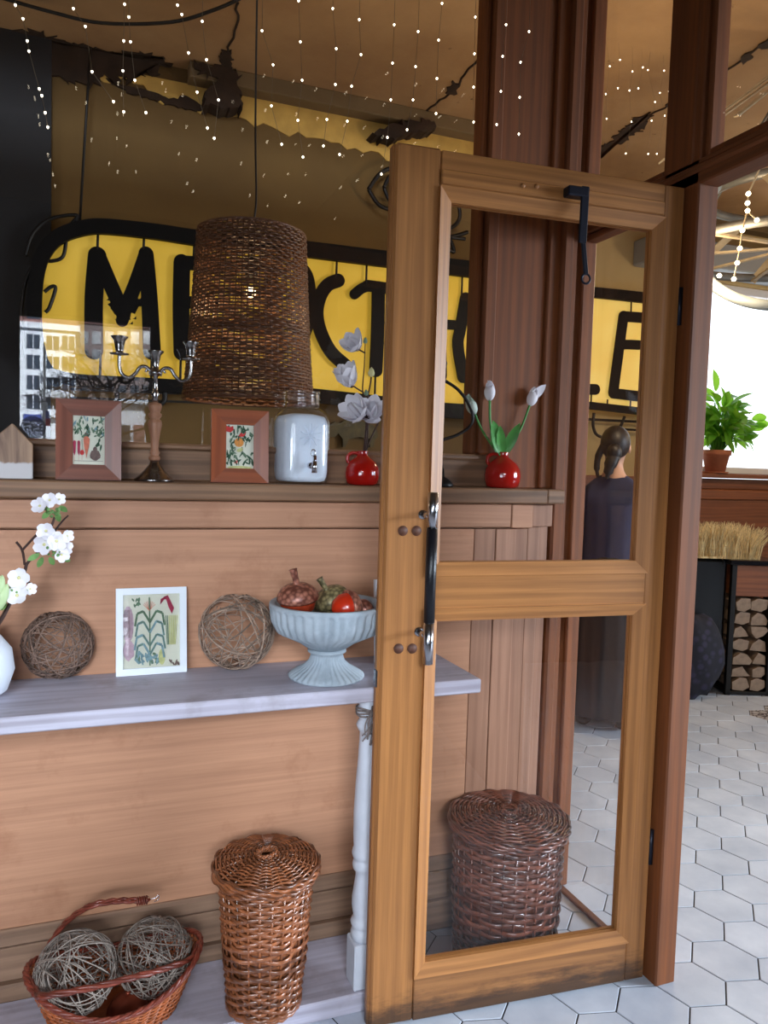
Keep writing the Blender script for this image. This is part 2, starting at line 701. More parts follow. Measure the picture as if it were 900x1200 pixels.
# window rail behind the ornaments
w = MB()
w.box(XL, 1.08, 1.965, 2.03, 1.242, 1.325, 0.004)
w.box(XL, 1.08, 1.955, 2.03, 1.318, 1.335, 0.005)
struct(w.build('trim_3', M_ledge), 'wooden bottom rail of the big window')

# ---- big window
win = MB()
win.box(XL, 1.075, YG, YG + 0.006, 1.33, 2.85)
wo = struct(win.build('window_1', M_glass), 'big pane between the entrance and the dining room')
w = MB()
w.box(1.035, 1.075, 1.945, 2.02, 1.335, 2.9, 0.006)
w.box(1.018, 1.036, 1.962, 2.02, 1.335, 2.9, 0.005)
w.box(XL, 1.075, 1.95, 2.03, 2.82, 2.9, 0.005)
w.build('window_frame', M_framev, wo)
# corner post above the ledge
w = MB()
w.box(1.075, 1.238, 1.955, 2.04, 1.242, 2.9, 0.002)
w.box(1.239, 1.285, 1.944, 2.04, 1.242, 2.9, 0.004)
w.box(1.275, 1.312, 1.925, 2.04, 0.0, 2.9, 0.007)
w.box(1.308, 1.338, 1.945, 2.04, 0.0, 2.9, 0.006)
w.box(1.336, 1.41, 1.958, 2.04, 0.0, 2.9, 0.003)
struct(w.build('wall_corner_post', M_framev), 'brown moulded corner post beside the big window')

# ---- glazed partition on the right (plane x = XP)
XB = XP + 0.062
XG = XP + 0.03
w = MB()
w.box(XP, XB, 1.478, 1.60, 0.0, 2.9, 0.004)
w.box(XP - 0.004, XB + 0.004, 1.50, 1.52, 2.04, 2.9, 0.004)
w.box(XP, XB, 0.42, 0.55, 0.0, 2.9, 0.004)
w.box(XP, XB, -1.5, 0.42, 0.0, 2.9, 0.004)
struct(w.build('wall_right_posts', M_framev), 'brown jambs of the inner doorway')
w = MB()
w.box(XP, XB, 0.55, 1.96, 1.985, 2.045, 0.004)
w.box(XP - 0.008, XB + 0.008, 0.55, 1.96, 2.012, 2.032, 0.006)
w.box(XP + 0.02, XB - 0.02, 1.60, 1.96, 0.0, 0.01, 0.002)
w.box(XP, XB, -1.5, 1.96, 2.82, 2.9, 0.004)
struct(w.build('wall_right_rails', M_frameh), 'brown header above the inner doorway')


def pane_yz(name, y0, y1, z0, z1, label, foot=True):
    q = MB()
    q.box(XG, XG + 0.005, y0, y1, z0, z1)
    o = struct(q.build(name, M_glass), label)
    f = MB()
    t, d = 0.017, 0.02
    f.box(XG - d, XG + d + 0.005, y0, y0 + t, z0, z1, 0.004)
    f.box(XG - d, XG + d + 0.005, y1 - t, y1, z0, z1, 0.004)
    if foot:
        f.box(XG - d, XG + d + 0.005, y0 + t, y1 - t, z0, z0 + t, 0.004)
    f.box(XG - d, XG + d + 0.005, y0 + t, y1 - t, z1 - t, z1, 0.004)
    f.build('window_frame', M_framev, o)


pane_yz('window_2', 1.60, 1.958, 0.01, 1.985, 'tall sidelight pane between post and doorway', False)
pane_yz('window_3', 1.60, 1.958, 2.045, 2.82, 'transom pane above the sidelight')
pane_yz('window_4', 0.55, 1.478, 2.045, 2.82, 'transom pane above the doorway')

# ---- entrance shell behind the camera
M_dark = plain('dark_stained_boards', C(30, 26, 25), 0.6, 0, 0.2, 10)
dl, dr = mirrored(18, 420, 1.5).x, mirrored(180, 420, 1.5).x
dtop = mirrored(100, 371, 1.5).z
w = MB()
w.box(-2.65, -2.25, -1.62, -1.5, 0, 2.95)
w.box(-0.66, dl, -1.62, -1.5, 0, 2.95)
w.box(dr, 1.75, -1.62, -1.5, 0, 2.95)
w.box(dl, dr, -1.62, -1.5, dtop, 2.95)
w.box(-2.25, -0.66, -1.62, -1.5, 0, 0.95)
w.box(-2.25, -0.66, -1.62, -1.5, 2.4, 2.95)
w.box(1.75, 4.9, -1.62, -1.5, 0, 2.6)
w.box(4.9, 8.6, -1.62, -1.5, 0, 0.6)
w.box(1.75, 9.0, -1.62, -1.5, 2.6, 3.3)
w.box(8.6, 9.0, -1.62, -1.5, 0, 2.6)
struct(w.build('wall_back', M_dark), 'street wall of the entrance')
w = MB()
w.box(-2.7, -2.55, -1.62, 2.05, 0, 2.95)
struct(w.build('wall_left', M_dark), 'side wall of the entrance')
w = MB()
w.box(-2.7, XB, -1.62, 2.04, 2.9, 2.98)
struct(w.build('ceiling_1', plain('entrance_ceiling', C(120, 96, 70), 0.9)), 'entrance ceiling')

# ---- dining room shell
mt, nt, b = new_mat('aged_plaster_ceiling')
v = coords(nt)
n1 = noise(nt, v, 1.3, 7, 0.65)
n2 = noise(nt, v, 14, 6, 0.7)
c = mixc(nt, ramp(nt, n1, [(0.3, 0.0), (0.7, 1.0)]), C(150, 112, 74), C(188, 150, 104))
c = mixc(nt, ramp(nt, n2, [(0.66, 0.0), (0.74, 1.0)]), c, C(70, 46, 26))
nt.links.new(c, b.inputs['Base Color'])
b.inputs['Roughness'].default_value = 0.9
bump(nt, b, n2, 0.25)
M_ceil = mt
w = MB()
w.box(-3.2, 9.0, 2.04, 5.0, ZC, ZC + 0.12)
w.box(XB, 9.0, -1.62, 2.04, ZC, ZC + 0.12)
ceil = struct(w.build('ceiling_2', M_ceil), 'aged tan plaster ceiling of the dining room')

mt, nt, b = new_mat('ochre_wall_paint')
v = coords(nt)
n1 = noise(nt, v, 1.1, 7, 0.6)
nt.links.new(mixc(nt, ramp(nt, n1, [(0.3, 0.0), (0.7, 1.0)]), C(82, 60, 26), C(108, 82, 38)), b.inputs['Base Color'])
b.inputs['Roughness'].default_value = 0.85
M_ochre = mt
YS = 4.00           # wall carrying the lit sign
YB = 4.60           # wall with the dining-room window
XK = 2.62           # step between the two
wl = at_y(60, 300, YS).x
w = MB()
w.box(wl, XK, YS, YS + 0.12, 0, ZC)
w.box(XK - 0.1, XK, YS, YB, 0, ZC)
struct(w.build('wall_far', M_ochre), 'ochre wall behind the lit sign')
w = MB()
w.box(-3.2, wl, YS - 0.03, YS + 0.12, 0, ZC)
w.box(-3.2, -3.1, 2.04, YS, 0, ZC)
struct(w.build('wall_far_dark', plain('near_black_wall', C(13, 13, 17), 0.7, 0, 0.2, 6)), 'near black wall left of the sign')

sill_l = at_y(790, 553, YB).x
w0 = at_y(805, 330, YB)
WZ0, WZ1 = at_y(850, 555, YB).z, at_y(865, 334, YB).z
WX0, WX1 = w0.x, 8.6
M_beige = plain('beige_wall_paint', C(196, 170, 120), 0.85, 0, 0.08, 3)
w = MB()
w.box(XK, WX0, YB, YB + 0.12, 0, ZC)
w.box(WX0, 9.0, YB, YB + 0.12, WZ1, ZC)
w.box(WX1, 9.0, YB, YB + 0.12, WZ0, WZ1)
w.box(8.88, 9.0, -1.62, YB, 0, ZC)
struct(w.build('wall_far_window', M_beige), 'pale beige wall around the dining room window')
w = MB()
M_wain = wood('red_brown_wainscot', C(150, 88, 52), C(96, 52, 30), 'x', 0.5, 0.8, 0.4, 0.2)
w.box(WX0 - 0.9, 8.88, YB - 0.05, YB + 0.12, 0.0, WZ0 - 0.2, 0.003)
w.box(WX0 - 0.9, 8.88, YB - 0.07, YB + 0.12, WZ0 - 0.2, WZ0 - 0.12, 0.008)
w.box(WX0 - 0.9, 8.88, YB - 0.06, YB + 0.12, WZ0 - 0.118, WZ0 - 0.04, 0.004)
struct(w.build('wall_far_wainscot', M_wain), 'red brown panelling below the dining room window')
w = MB()
w.box(WX0 - 0.1, 8.88, YB - 0.14, YB + 0.12, WZ0 - 0.035, WZ0, 0.006)
struct(w.build('trim_4', M_wain), 'window sill holding the potted plant')
q = MB()
q.box(WX0, WX1, YB + 0.06, YB + 0.066, WZ0, WZ1)
o = struct(q.build('window_6', M_glass), 'bright dining room window')
f = MB()
M_white = plain('white_frame_paint', C(225, 225, 228), 0.5)
for xx in (WX0, WX0 + 1.75, WX0 + 3.5, WX1 - 0.06):
    f.box(xx, xx + 0.06, YB + 0.03, YB + 0.1, WZ0, WZ1, 0.004)
f.box(WX0, WX1, YB + 0.03, YB + 0.1, WZ1 - 0.06, WZ1, 0.004)
f.box(WX0, WX1, YB + 0.03, YB + 0.1, WZ0, WZ0 + 0.05, 0.004)
f.build('window_frame', M_white, o)
w = MB()
w.box(WX0 - 0.5, 8.88, YB - 0.25, YB, WZ1 + 0.02, WZ1 + 0.2, 0.01)
struct(w.build('trim_5', plain('grey_pelmet', C(150, 155, 160), 0.7)), 'grey pelmet above the dining room window')

# cornice and the strip of bare pale plaster under it
M_corn = plain('grey_cornice', C(112, 92, 62), 0.85, 0, 0.15, 5)
w = MB()
w.box(at_y(222, 90, YS - 0.1).x, XK, YS - 0.1, YS, ZC - 0.075, ZC, 0.004)
w.box(XK, 9.0, YB - 0.1, YB, ZC - 0.075, ZC, 0.004)
struct(w.build('trim_6', M_corn), 'grey cornice along the ceiling edge')
M_bare = plain('bare_yellow_plaster', C(206, 166, 84), 0.85, 0, 0.22, 6, 0.3, 30)


def ragged(pts, step=0.035, amp=0.02, seed=1):
    rnd = random.Random(seed)
    out = []
    for i in range(len(pts)):
        a, b_ = Vector(pts[i]), Vector(pts[(i + 1) % len(pts)])
        n_ = max(1, int((b_ - a).length / step))
        for k_ in range(n_):
            p = a.lerp(b_, k_ / n_)
            out.append((p.x + rnd.uniform(-amp, amp), p.y + rnd.uniform(-amp, amp)))
    return out


low = []
rnd = random.Random(3)
x = wl
while x < XK:
    low.append((x, ZC - 0.215 + 0.03 * sin(x * 3.1) + rnd.uniform(-0.022, 0.022) + (0.09 if x < 0.25 else 0)))
    x += 0.045
w = MB()
w.prism([(wl, ZC - 0.07)] + low + [(XK, ZC - 0.20), (XK, ZC - 0.07)], YS - 0.008, YS + 0.001)
w.prism([(XK, ZC - 0.07), (XK, ZC - 0.18), (WX0, ZC - 0.18), (WX0, ZC - 0.07)], YB - 0.008, YB + 0.001)
struct(w.build('trim_7', M_bare), 'strip of bare yellow plaster under the cornice')

# flaked patches and cracks on the ceiling
M_flake = plain('flaked_dark_plaster', C(44, 28, 15), 0.95, 0, 0.4, 20, 0.4, 40)
w = MB()


def cz(px, py):
    p = at_z(px, py, ZC)
    return (p.x, p.y)


def flake(px, seed, amp=0.03):
    poly = [cz(*p) for p in px]
    w.prism(ragged(poly, 0.016, amp * 0.7, seed), ZC - 0.006, ZC + 0.001, axis='z')


flake([(18, 34), (48, 38), (80, 50), (110, 56), (140, 62), (165, 60), (192, 68), (200, 77), (60, 49)], 1, 0.035)
flake([(258, 60), (270, 58), (274, 92), (246, 86), (256, 78)], 2, 0.02)


def wall_flake(px, seed, amp=0.03):
    poly = [(at_y(*p, YS).x, at_y(*p, YS).z) for p in px]
    w.prism(ragged(poly, 0.016, amp * 0.7, seed), YS - 0.115 if seed == 12 else YS - 0.016, YS - 0.001)


wall_flake([(20, 34), (60, 46), (200, 74), (192, 84), (165, 90), (150, 98), (124, 94), (110, 104), (94, 94), (70, 96), (62, 80), (40, 62)], 11, 0.035)
wall_flake([(224, 84), (244, 92), (256, 88), (274, 94), (278, 124), (280, 136), (262, 138), (238, 134), (240, 118), (252, 108), (232, 98)], 12, 0.025)
wall_flake([(125, 94), (170, 108), (206, 118), (216, 112), (240, 126), (262, 134), (230, 132), (190, 121), (150, 110)], 13, 0.012)
wall_flake([(428, 166), (470, 150), (496, 150), (500, 162), (470, 166), (452, 174)], 12, 0.02)
flake([(564, 60), (576, 42), (590, 36), (588, 54), (576, 66)], 4, 0.025)
flake([(522, 108), (530, 94), (538, 98), (534, 110)], 5, 0.015)
flake([(466, 148), (486, 132), (504, 128), (500, 142), (482, 152)], 6, 0.02)
flake([(700, 178), (724, 156), (748, 136), (764, 130), (760, 146), (742, 158), (718, 172), (702, 186)], 7, 0.03)
flake([(782, 122), (796, 114), (798, 120), (786, 126)], 8, 0.015)
flake([(868, 68), (878, 60), (882, 66), (872, 74)], 9, 0.012)
flake([(888, 52), (908, 40), (908, 54), (892, 58)], 10, 0.012)


def crack(px):
    pts = [Vector((*cz(*p), ZC - 0.001)) for p in px]
    pts = [p + Vector((random.uniform(-.01, .01), random.uniform(-.01, .01), 0)) for p in smooth_path(pts, 5)]
    w.tube(pts, 0.006, 5)


crack([(478, 152), (506, 126), (532, 104), (556, 74), (584, 46), (610, 14)])
crack([(280, 2), (276, 30), (268, 62), (268, 100)])
crack([(700, 182), (760, 136), (798, 116), (850, 82), (900, 48)])
w.build('flaked_patch', M_flake, ceil)

# ================================================================== THE OPEN DOOR
DO = Vector((0.61, 1.570, 0.0))
DA = atan2(1.515 - 1.570, 0.70)
DT = 0.036


def door_at(px, py, off=0.0):
    """point of the door's own frame (across, depth, up) seen at a pixel"""
    nrm = Vector((sin(DA), -cos(DA), 0))
    p0 = DO + nrm * (-off)
    d = ray(px, py)
    q = EYE + d * ((p0 - EYE).dot(nrm) / d.dot(nrm)) - DO
    return Vector((q.x * cos(DA) + q.y * sin(DA), off, q.z))


def mitred(mb, x0, x1, z0, z1, wd, yo, yi, yb, mh=0, mv=1):
    o = [(x0, z0), (x1, z0), (x1, z1), (x0, z1)]
    i_ = [(x0 + wd, z0 + wd), (x1 - wd, z0 + wd), (x1 - wd, z1 - wd), (x0 + wd, z1 - wd)]
    for k in range(4):
        l = (k + 1) % 4
        vs = [(o[k][0], yo, o[k][1]), (o[l][0], yo, o[l][1]), (i_[l][0], yi, i_[l][1]), (i_[k][0], yi, i_[k][1]),
              (o[k][0], yb, o[k][1]), (o[l][0], yb, o[l][1]), (i_[l][0], yb, i_[l][1]), (i_[k][0], yb, i_[k][1])]
        mb.add(vs, [(0, 1, 2, 3), (7, 6, 5, 4), (0, 4, 5, 1), (3, 2, 6, 7), (1, 5, 6, 2), (0, 3, 7, 4)], mv if k % 2 else mh)


door = thing('door_1', 'open honey pine glazed door folded back against the panelled wall', None, DO, DA)
del door['label']
door['kind'] = 'structure'
door['label'] = 'open honey pine glazed door folded back before the panelled wall'
SW = 0.728
b_ = MB()
b_.box(0.0, 0.104, 0, DT, 0.006, 1.988, 0.005)
b_.box(-0.006, 0.006, 0.008, DT - 0.004, 0.006, 1.986, 0.004)
b_.build('stile', M_footv, door)
b_ = MB()
b_.box(0.672, SW, 0, DT, 0.006, 1.985, 0.003)
b_.build('stile', M_footv, door)
b_ = MB()
b_.box(0.104, 0.672, 0, DT, 1.906, 1.985, 0.002)
b_.box(0.104, 0.672, -0.004, 0.01, 1.912, 1.945, 0.003)
b_.build('rail', M_rail, door)
b_ = MB()
b_.box(0.104, 0.672, 0.0, DT, 0.974, 1.056, 0.002)
b_.build('rail', M_rail, door)
b_ = MB()
b_.box(0.104, 0.672, 0.0, DT, 0.006, 0.112, 0.002)
b_.build('rail', M_foot, door)
for z0, z1 in ((1.052, 1.908), (0.110, 0.977)):
    b_ = MB()
    mitred(b_, 0.102, 0.676, z0, z1, 0.03, -0.006, 0.006, 0.017)
    mitred(b_, 0.102, 0.676, z0, z1, 0.03, DT + 0.004, DT - 0.006, 0.021)
    b_.build('glazing_bead', [M_rail, M_stile], door)
    b_ = MB()
    b_.box(0.125, 0.653, 0.0165, 0.0205, z0 + 0.024, z1 - 0.024)
    b_.build('glass_pane', M_doorglass, door)
# pull handle
p0, p1 = door_at(507, 577, -0.055), door_at(502, 778, -0.055)
s0 = 0.5 * (p0.x + p1.x)
z1_, z0_ = p0.z, p1.z
M_leather = plain('black_leather_grip', C(18, 18, 24), 0.35, 0, 0.2, 60, 0.2, 200)
b_ = MB()
r_ = 0.0115
b_.tube([(s0, -0.055, z0_), (s0, -0.055, z0_ + 0.092)], r_, 20)
b_.tube([(s0, -0.055, z1_ - 0.078), (s0, -0.055, z1_)], r_, 20)
ha, hb = door_at(493, 603, 0).z, door_at(490, 740, 0).z
for zz in (ha, hb):
    b_.tube([(s0 - 0.004, 0.0, zz), (s0 - 0.004, -0.055, zz)], 0.0065, 14)
    b_.tube([(s0 - 0.004, 0.001, zz), (s0 - 0.004, -0.004, zz)], 0.0105, 16)
hd = b_.build('handle', M_steel, door)
b_ = MB()
b_.tube([(s0, -0.055, z0_ + 0.092), (s0, -0.055, z1_ - 0.078)], 0.0122, 20)
gp = b_.build('grip', M_leather, hd)
gp['label'] = 'black leather wrapped grip'
M_plug = wood('dark_plug', C(98, 58, 40), C(64, 36, 26), 'x', 0.6)
for p in ((472, 622), (488, 622), (467, 760), (483, 760)):
    q = door_at(*p)
    b_ = MB()
    b_.tube([(q.x, 0.002, q.z), (q.x, -0.0015, q.z)], 0.0115, 20)
    b_.build('plug', M_plug, door)
for p in ((612, 218), (628, 219)):
    q = door_at(*p)
    b_ = MB()
    b_.ball((q.x, -0.004, q.z), 0.006, 0.003, 0.006, 12)
    b_.build('screw_cap', M_rail, door)
# closer arm hanging down
qa, qb, qc = door_at(664, 226, -0.02), door_at(686, 226, -0.02), door_at(687, 322, -0.02)
M_gun = plain('dark_blue_metal', C(34, 36, 48), 0.4, 0.6)
b_ = MB()
b_.box(qa.x, qb.x + 0.004, -0.03, -0.002, qb.z - 0.012, qb.z + 0.010, 0.003)
b_.bar((qb.x - 0.004, -0.026, qb.z + 0.012), (qb.x - 0.002, -0.020, qc.z + 0.07), 0.02, 0.007, bev=0.002)
b_.bar((qb.x + 0.0, -0.016, qb.z - 0.09), (qc.x + 0.002, -0.016, qc.z), 0.012, 0.006, bev=0.002)
b_.tube([(qc.x + 0.002 + 0.011 * cos(t), -0.016, qc.z - 0.008 + 0.011 * sin(t)) for t in [2 * pi * i / 14 for i in range(14)]], 0.0028, 6, closed=True)
cl = b_.build('door_closer', M_gun, door)
cl['label'] = 'dark metal closer arm hanging from the top rail'
q = door_at(446, 797, 0)
b_ = MB()
b_.box(-0.009, -0.003, 0.008, 0.026, q.z - 0.02, q.z + 0.02, 0.002)
b_.build('latch', M_steel, door)
b_ = MB()
q = door_at(808, 360, 0)
for zz in (q.z, 0.35):
    b_.tube([(SW + 0.004, 0.004, zz - 0.045), (SW + 0.004, 0.004, zz + 0.045)], 0.007, 12)
b_.build('hinge', M_gun, door)

# ================================================================== WHITEWASHED TABLE
ZT = 0.79
M_wash = wood('whitewashed_plank', C(196, 192, 206), C(136, 126, 136), 'x', 0.55, 0.9, 0.45, 0.35, spots=C(140, 130, 132), blotch=0.4)
M_washp = plain('white_leg_paint', C(206, 210, 220), 0.5, 0, 0.06, 18, 0.15, 60)
tl = at_z(563, 795, ZT)
yf = 1.612
tab = thing('console_table', 'whitewashed narrow console table against the panelled wall', 'table', (0.3, 1.75, 0))
b_ = MB(Matrix.Translation((-0.3, -1.75, 0)))
b_.box(-1.0, tl.x, yf, YW - 0.003, ZT - 0.034, ZT, 0.003)
b_.build('tabletop', M_wash, tab)
b_ = MB(Matrix.Translation((-0.3, -1.75, 0)))
b_.box(-1.0, 0.655, 1.636, 1.866, 0.0, 0.048, 0.003)
b_.build('foot_board', M_wash, tab)
lc = at_z(418, 1143, 0.048)
lx, ly = lc.x + 0.004, 1.672
b_ = MB(Matrix.Translation((lx - 0.3, ly - 1.75, 0)))
LH = ZT - 0.034 - 0.049
prof = [(0.0, 0), (0.03, 0), (0.03, 0.002)]
b_.box(-0.031, 0.031, -0.031, 0.031, 0.049, 0.16, 0.003)
pr_ = [(0.0, 0.155), (0.026, 0.158), (0.029, 0.168), (0.031, 0.176), (0.029, 0.184), (0.025, 0.188), (0.029, 0.193), (0.032, 0.202), (0.029, 0.211),
       (0.024, 0.216), (0.027, 0.226), (0.030, 0.245), (0.030, 0.262), (0.026, 0.29), (0.0225, 0.315), (0.023, 0.328), (0.029, 0.334), (0.031, 0.344), (0.029, 0.353),
       (0.025, 0.357), (0.030, 0.362), (0.033, 0.372), (0.031, 0.382), (0.029, 0.386), (0.031, 0.42), (0.0315, 0.47), (0.029, 0.54), (0.025, 0.60), (0.023, 0.645),
       (0.0225, 0.668), (0.027, 0.674), (0.031, 0.684), (0.027, 0.694), (0.023, 0.699), (0.028, 0.705), (0.033, 0.716), (0.028, 0.727), (0.025, 0.731), (0.030, 0.74), (0.033, ZT - 0.0345)]
b_.lathe(pr_, 28)
leg = b_.build('leg', M_washp, tab)
M_twine = plain('grey_twine', C(120, 108, 104), 0.9, 0, 0.3, 90)
tw = MB()
for k in range(4):
    zz = 0.712 + 0.005 * k
    tw.tube([(lx + 0.0315 * cos(t), ly + 0.0315 * sin(t), zz + 0.002 * sin(3 * t + k)) for t in [2 * pi * i / 24 for i in range(24)]], 0.0026, 5, closed=True)
rnd = random.Random(5)
kx, ky = lx - 0.006, ly - 0.034
for k in range(9):
    a = rnd.uniform(-1, 1)
    tw.tube(smooth_path([(kx, ky, 0.722), (kx + 0.012 * a, ky - 0.012, 0.725 + rnd.uniform(-.01, .018)), (kx + 0.016 * a - 0.004, ky - 0.008, 0.70), (kx - 0.012 + rnd.uniform(-.012, .012), ky - 0.002, 0.655 + rnd.uniform(-.012, .02))]), 0.0017, 5)
tw.ball((kx, ky - 0.004, 0.722), 0.009, 0.008, 0.008, 10)
tag(tw.build('twine_bow', M_twine), 'grey twine tied round the top of the white table leg', 'twine')

# ================================================================== SMALL BUILDERS


def twig_ball(name, c, R, label, mat, seed, loops=85, thick=0.0013, group=None, flat=1.0):
    rnd = random.Random(seed)
    q = MB()
    for k in range(loops):
        ax = Vector((rnd.gauss(0, 1), rnd.gauss(0, 1), rnd.gauss(0, 1))).normalized()
        u = ax.orthogonal().normalized()
        vv = ax.cross(u)
        h = rnd.uniform(-0.62, 0.62) * R
        rr = sqrt(max(0.0, R * R - h * h)) * rnd.uniform(0.93, 1.0)
        a0 = rnd.uniform(0, 2 * pi)
        span = rnd.uniform(2.2, 6.0)
        m_ = 26
        ph, am = rnd.uniform(0, 6), rnd.uniform(0.01, 0.05) * R
        pts = []
        for i in range(m_ + 1):
            a = a0 + span * i / m_
            p = ax * (h + am * sin(3 * a + ph)) + (u * cos(a) + vv * sin(a)) * rr
            if p.length > R:
                p = p.normalized() * R
            pts.append(Vector((p.x, p.y, p.z * flat)))
        q.tube(pts, thick * rnd.uniform(0.6, 1.5), 4)
    for k in range(int(loops * 0.7)):
        p = Vector((rnd.gauss(0, 1), rnd.gauss(0, 1), rnd.gauss(0, 1))).normalized() * R * 0.97
        t = Vector((rnd.gauss(0, 1), rnd.gauss(0, 1), rnd.gauss(0, 1)))
        r2 = (p + t * R * 0.55)
        r2 = r2.normalized() * R * 0.97
        mid = (p + r2) * 0.5
        mid = mid.normalized() * (mid.length + R) * 0.5
        q.tube(smooth_path([(a.x, a.y, a.z * flat) for a in (p, mid, r2)], 4), thick * rnd.uniform(0.6, 1.2), 4)
    o = q.build(name, mat, None, c)
    o.rotation_euler = (0, 0, seed)
    return tag(o, label, 'ball', group)


def weave_side(mb, rad, z0, z1, rows, stakes, hr, tr, amp, mat=0, per=4, rnd=None):
    n_ = stakes * per // 2
    for i in range(rows):
        z = z0 + (z1 - z0) * (i + 0.5) / rows
        R = rad(z)
        ph = pi * (i % 2)
        wob = rnd.uniform(0, 6) if rnd else 0
        wam = rnd.uniform(0, hr * 0.5) if rnd else 0
        pts = []
        for k in range(n_):
            a = 2 * pi * k / n_
            rr = R + amp * cos(stakes / 2 * a + ph)
            pts.append((rr * cos(a), rr * sin(a), z + wam * sin(2 * a + wob)))
        # flattened strand
        vs = []
        for (x, y, zz) in pts:
            l = sqrt(x * x + y * y)
            ux, uy = x / l, y / l
            for (du, dz) in ((tr, 0), (tr * 0.7, hr * 0.7), (0, hr), (-tr, 0), (0, -hr), (tr * 0.7, -hr * 0.7)):
                vs.append((x + ux * du, y + uy * du, zz + dz))
        fs = []
        for k in range(n_):
            l = (k + 1) % n_
            for e in range(6):
                f = (e + 1) % 6
                fs.append((k * 6 + e, l * 6 + e, l * 6 + f, k * 6 + f))
        mb.add(vs, fs, mat, True)


M_wicker = plain('varnished_willow', C(136, 80, 48), 0.3, 0, 0.35, 60, 0.15, 160, 0.6, island=0.5, coat=0.3)
M_wicker2 = plain('dark_varnished_willow', C(108, 62, 46), 0.28, 0, 0.35, 60, 0.15, 160, 0.6, island=0.5, coat=0.4)


def lidded_basket(loc, R0, R1, H, label, mat, seed, rows=34, stakes=24):
    rnd = random.Random(seed)
    root = thing('laundry_basket', label, 'basket', loc, seed * 0.7)
    q = MB()
    rad = lambda z: R0 + (R1 - R0) * (z / H)
    weave_side(q, rad, 0.006, H * 0.30, int(rows * 0.3), stakes, H / rows * 0.5, 0.003, 0.0042, rnd=rnd)
    weave_side(q, rad, H * 0.30, H * 0.56, int(rows * 0.22), stakes // 2, H / rows * 0.56, 0.003, 0.0065, rnd=rnd, per=8)
    weave_side(q, rad, H * 0.56, H, int(rows * 0.45), stakes, H / rows * 0.5, 0.003, 0.0042, rnd=rnd)
    for k in range(stakes):
        a = 2 * pi * k / stakes
        q.tube([(R0 * cos(a), R0 * sin(a), 0.0), (R1 * cos(a), R1 * sin(a), H)], 0.003, 5)
    for zz, rr in ((0.006, R0 + 0.003), (0.014, R0 + 0.004), (H - 0.004, R1 + 0.003)):
        q.tube([(rr * cos(t), rr * sin(t), zz + 0.003 * sin(20 * t)) for t in [2 * pi * i / 60 for i in range(60)]], 0.005, 6, closed=True)
    q.lathe([(0, 0.004), (R0 - 0.006, 0.004), (R1 - 0.008, H - 0.01)], 32)
    q.build('body', mat, root)
    # lid: rings woven over radial spokes, with a plaited rim
    l = MB()
    RL = R1 + 0.012
    nr = 20
    sp = 20
    for i in range(nr):
        r = 0.02 + (RL - 0.022) * (i + 0.5) / nr
        m_ = sp * 4
        dome = lambda rr: 0.016 * (1 - (rr / RL) ** 2)
        pts = []
        for k in range(m_):
            a = 2 * pi * k / m_
            pts.append((r * cos(a), r * sin(a), 0.012 + dome(r) + 0.0035 * cos(sp / 2 * a + pi * (i % 2))))
        l.tube(pts, RL / nr * 0.40, 5, closed=True)
    for k in range(sp // 2 * 2):
        a = 2 * pi * k / sp
        l.tube([(0.012 * cos(a), 0.012 * sin(a), 0.027), (RL * 0.55 * cos(a), RL * 0.55 * sin(a), 0.023), (RL * cos(a), RL * sin(a), 0.01)], 0.0028, 5)
    for j in range(4):
        l.tube([((RL + 0.002 + 0.002 * sin(14 * t + j * 1.6)) * cos(t), (RL + 0.002 + 0.002 * sin(14 * t + j * 1.6)) * sin(t), 0.010 - 0.0065 * j + 0.003 * cos(14 * t + j * 1.6)) for t in [2 * pi * i / 84 for i in range(84)]], 0.0042, 5, closed=True)
    for j in range(2):
        l.tube([((0.026 + 0.003 * cos(9 * t + pi * j)) * cos(t), (0.026 + 0.003 * cos(9 * t + pi * j)) * sin(t) * 0.7, 0.031 + 0.003 * sin(9 * t + pi * j)) for t in [2 * pi * i / 50 for i in range(50)]], 0.0028, 5, closed=True)
    l.lathe([(0, 0.019), (RL * 0.6, 0.014), (RL - 0.004, 0.0)], 32)
    l.build('lid', mat, root, (0, 0, H))
    return root


c1 = at_z(309, 1173, 0.049)
lidded_basket((c1.x, c1.y, 0.049), 0.080, 0.106, 0.325, 'tapered chestnut wicker basket with a lid under the table', M_wicker, 1, 34, 24)
lidded_basket((1.052, 1.731, 0.001), 0.132, 0.144, 0.362, 'wide dark wicker basket with a lid behind the glass door', M_wicker2, 2, 30, 30)

# ---- picture frames
M_paper = plain('print_paper', C(214, 214, 196), 0.7, 0, 0.05, 20)
M_green = plain('print_green', C(92, 118, 92), 0.7, 0, 0.35, 120)
M_dkgreen = plain('print_dark_green', C(38, 74, 48), 0.7, 0, 0.35, 120)
M_red = plain('print_red', C(190, 46, 44), 0.7, 0, 0.2, 120)
M_orange = plain('print_orange', C(214, 140, 62), 0.7, 0, 0.2, 90)
M_carrot = plain('print_carrot', C(200, 110, 84), 0.7, 0, 0.2, 90)
M_brown = plain('print_brown', C(104, 84, 78), 0.7, 0, 0.3, 120)
M_wine = plain('print_wine', C(160, 40, 70), 0.7, 0, 0.2, 90)
M_blue = plain('print_blue_green', C(120, 150, 156), 0.7, 0, 0.3, 90)
M_mauve = plain('print_mauve', C(186, 158, 170), 0.7, 0, 0.2, 90)
M_straw = plain('print_straw', C(190, 192, 130), 0.7, 0, 0.2, 90)
PR = [M_paper, M_green, M_dkgreen, M_red, M_orange, M_carrot, M_brown, M_wine, M_blue, M_mauve, M_straw]


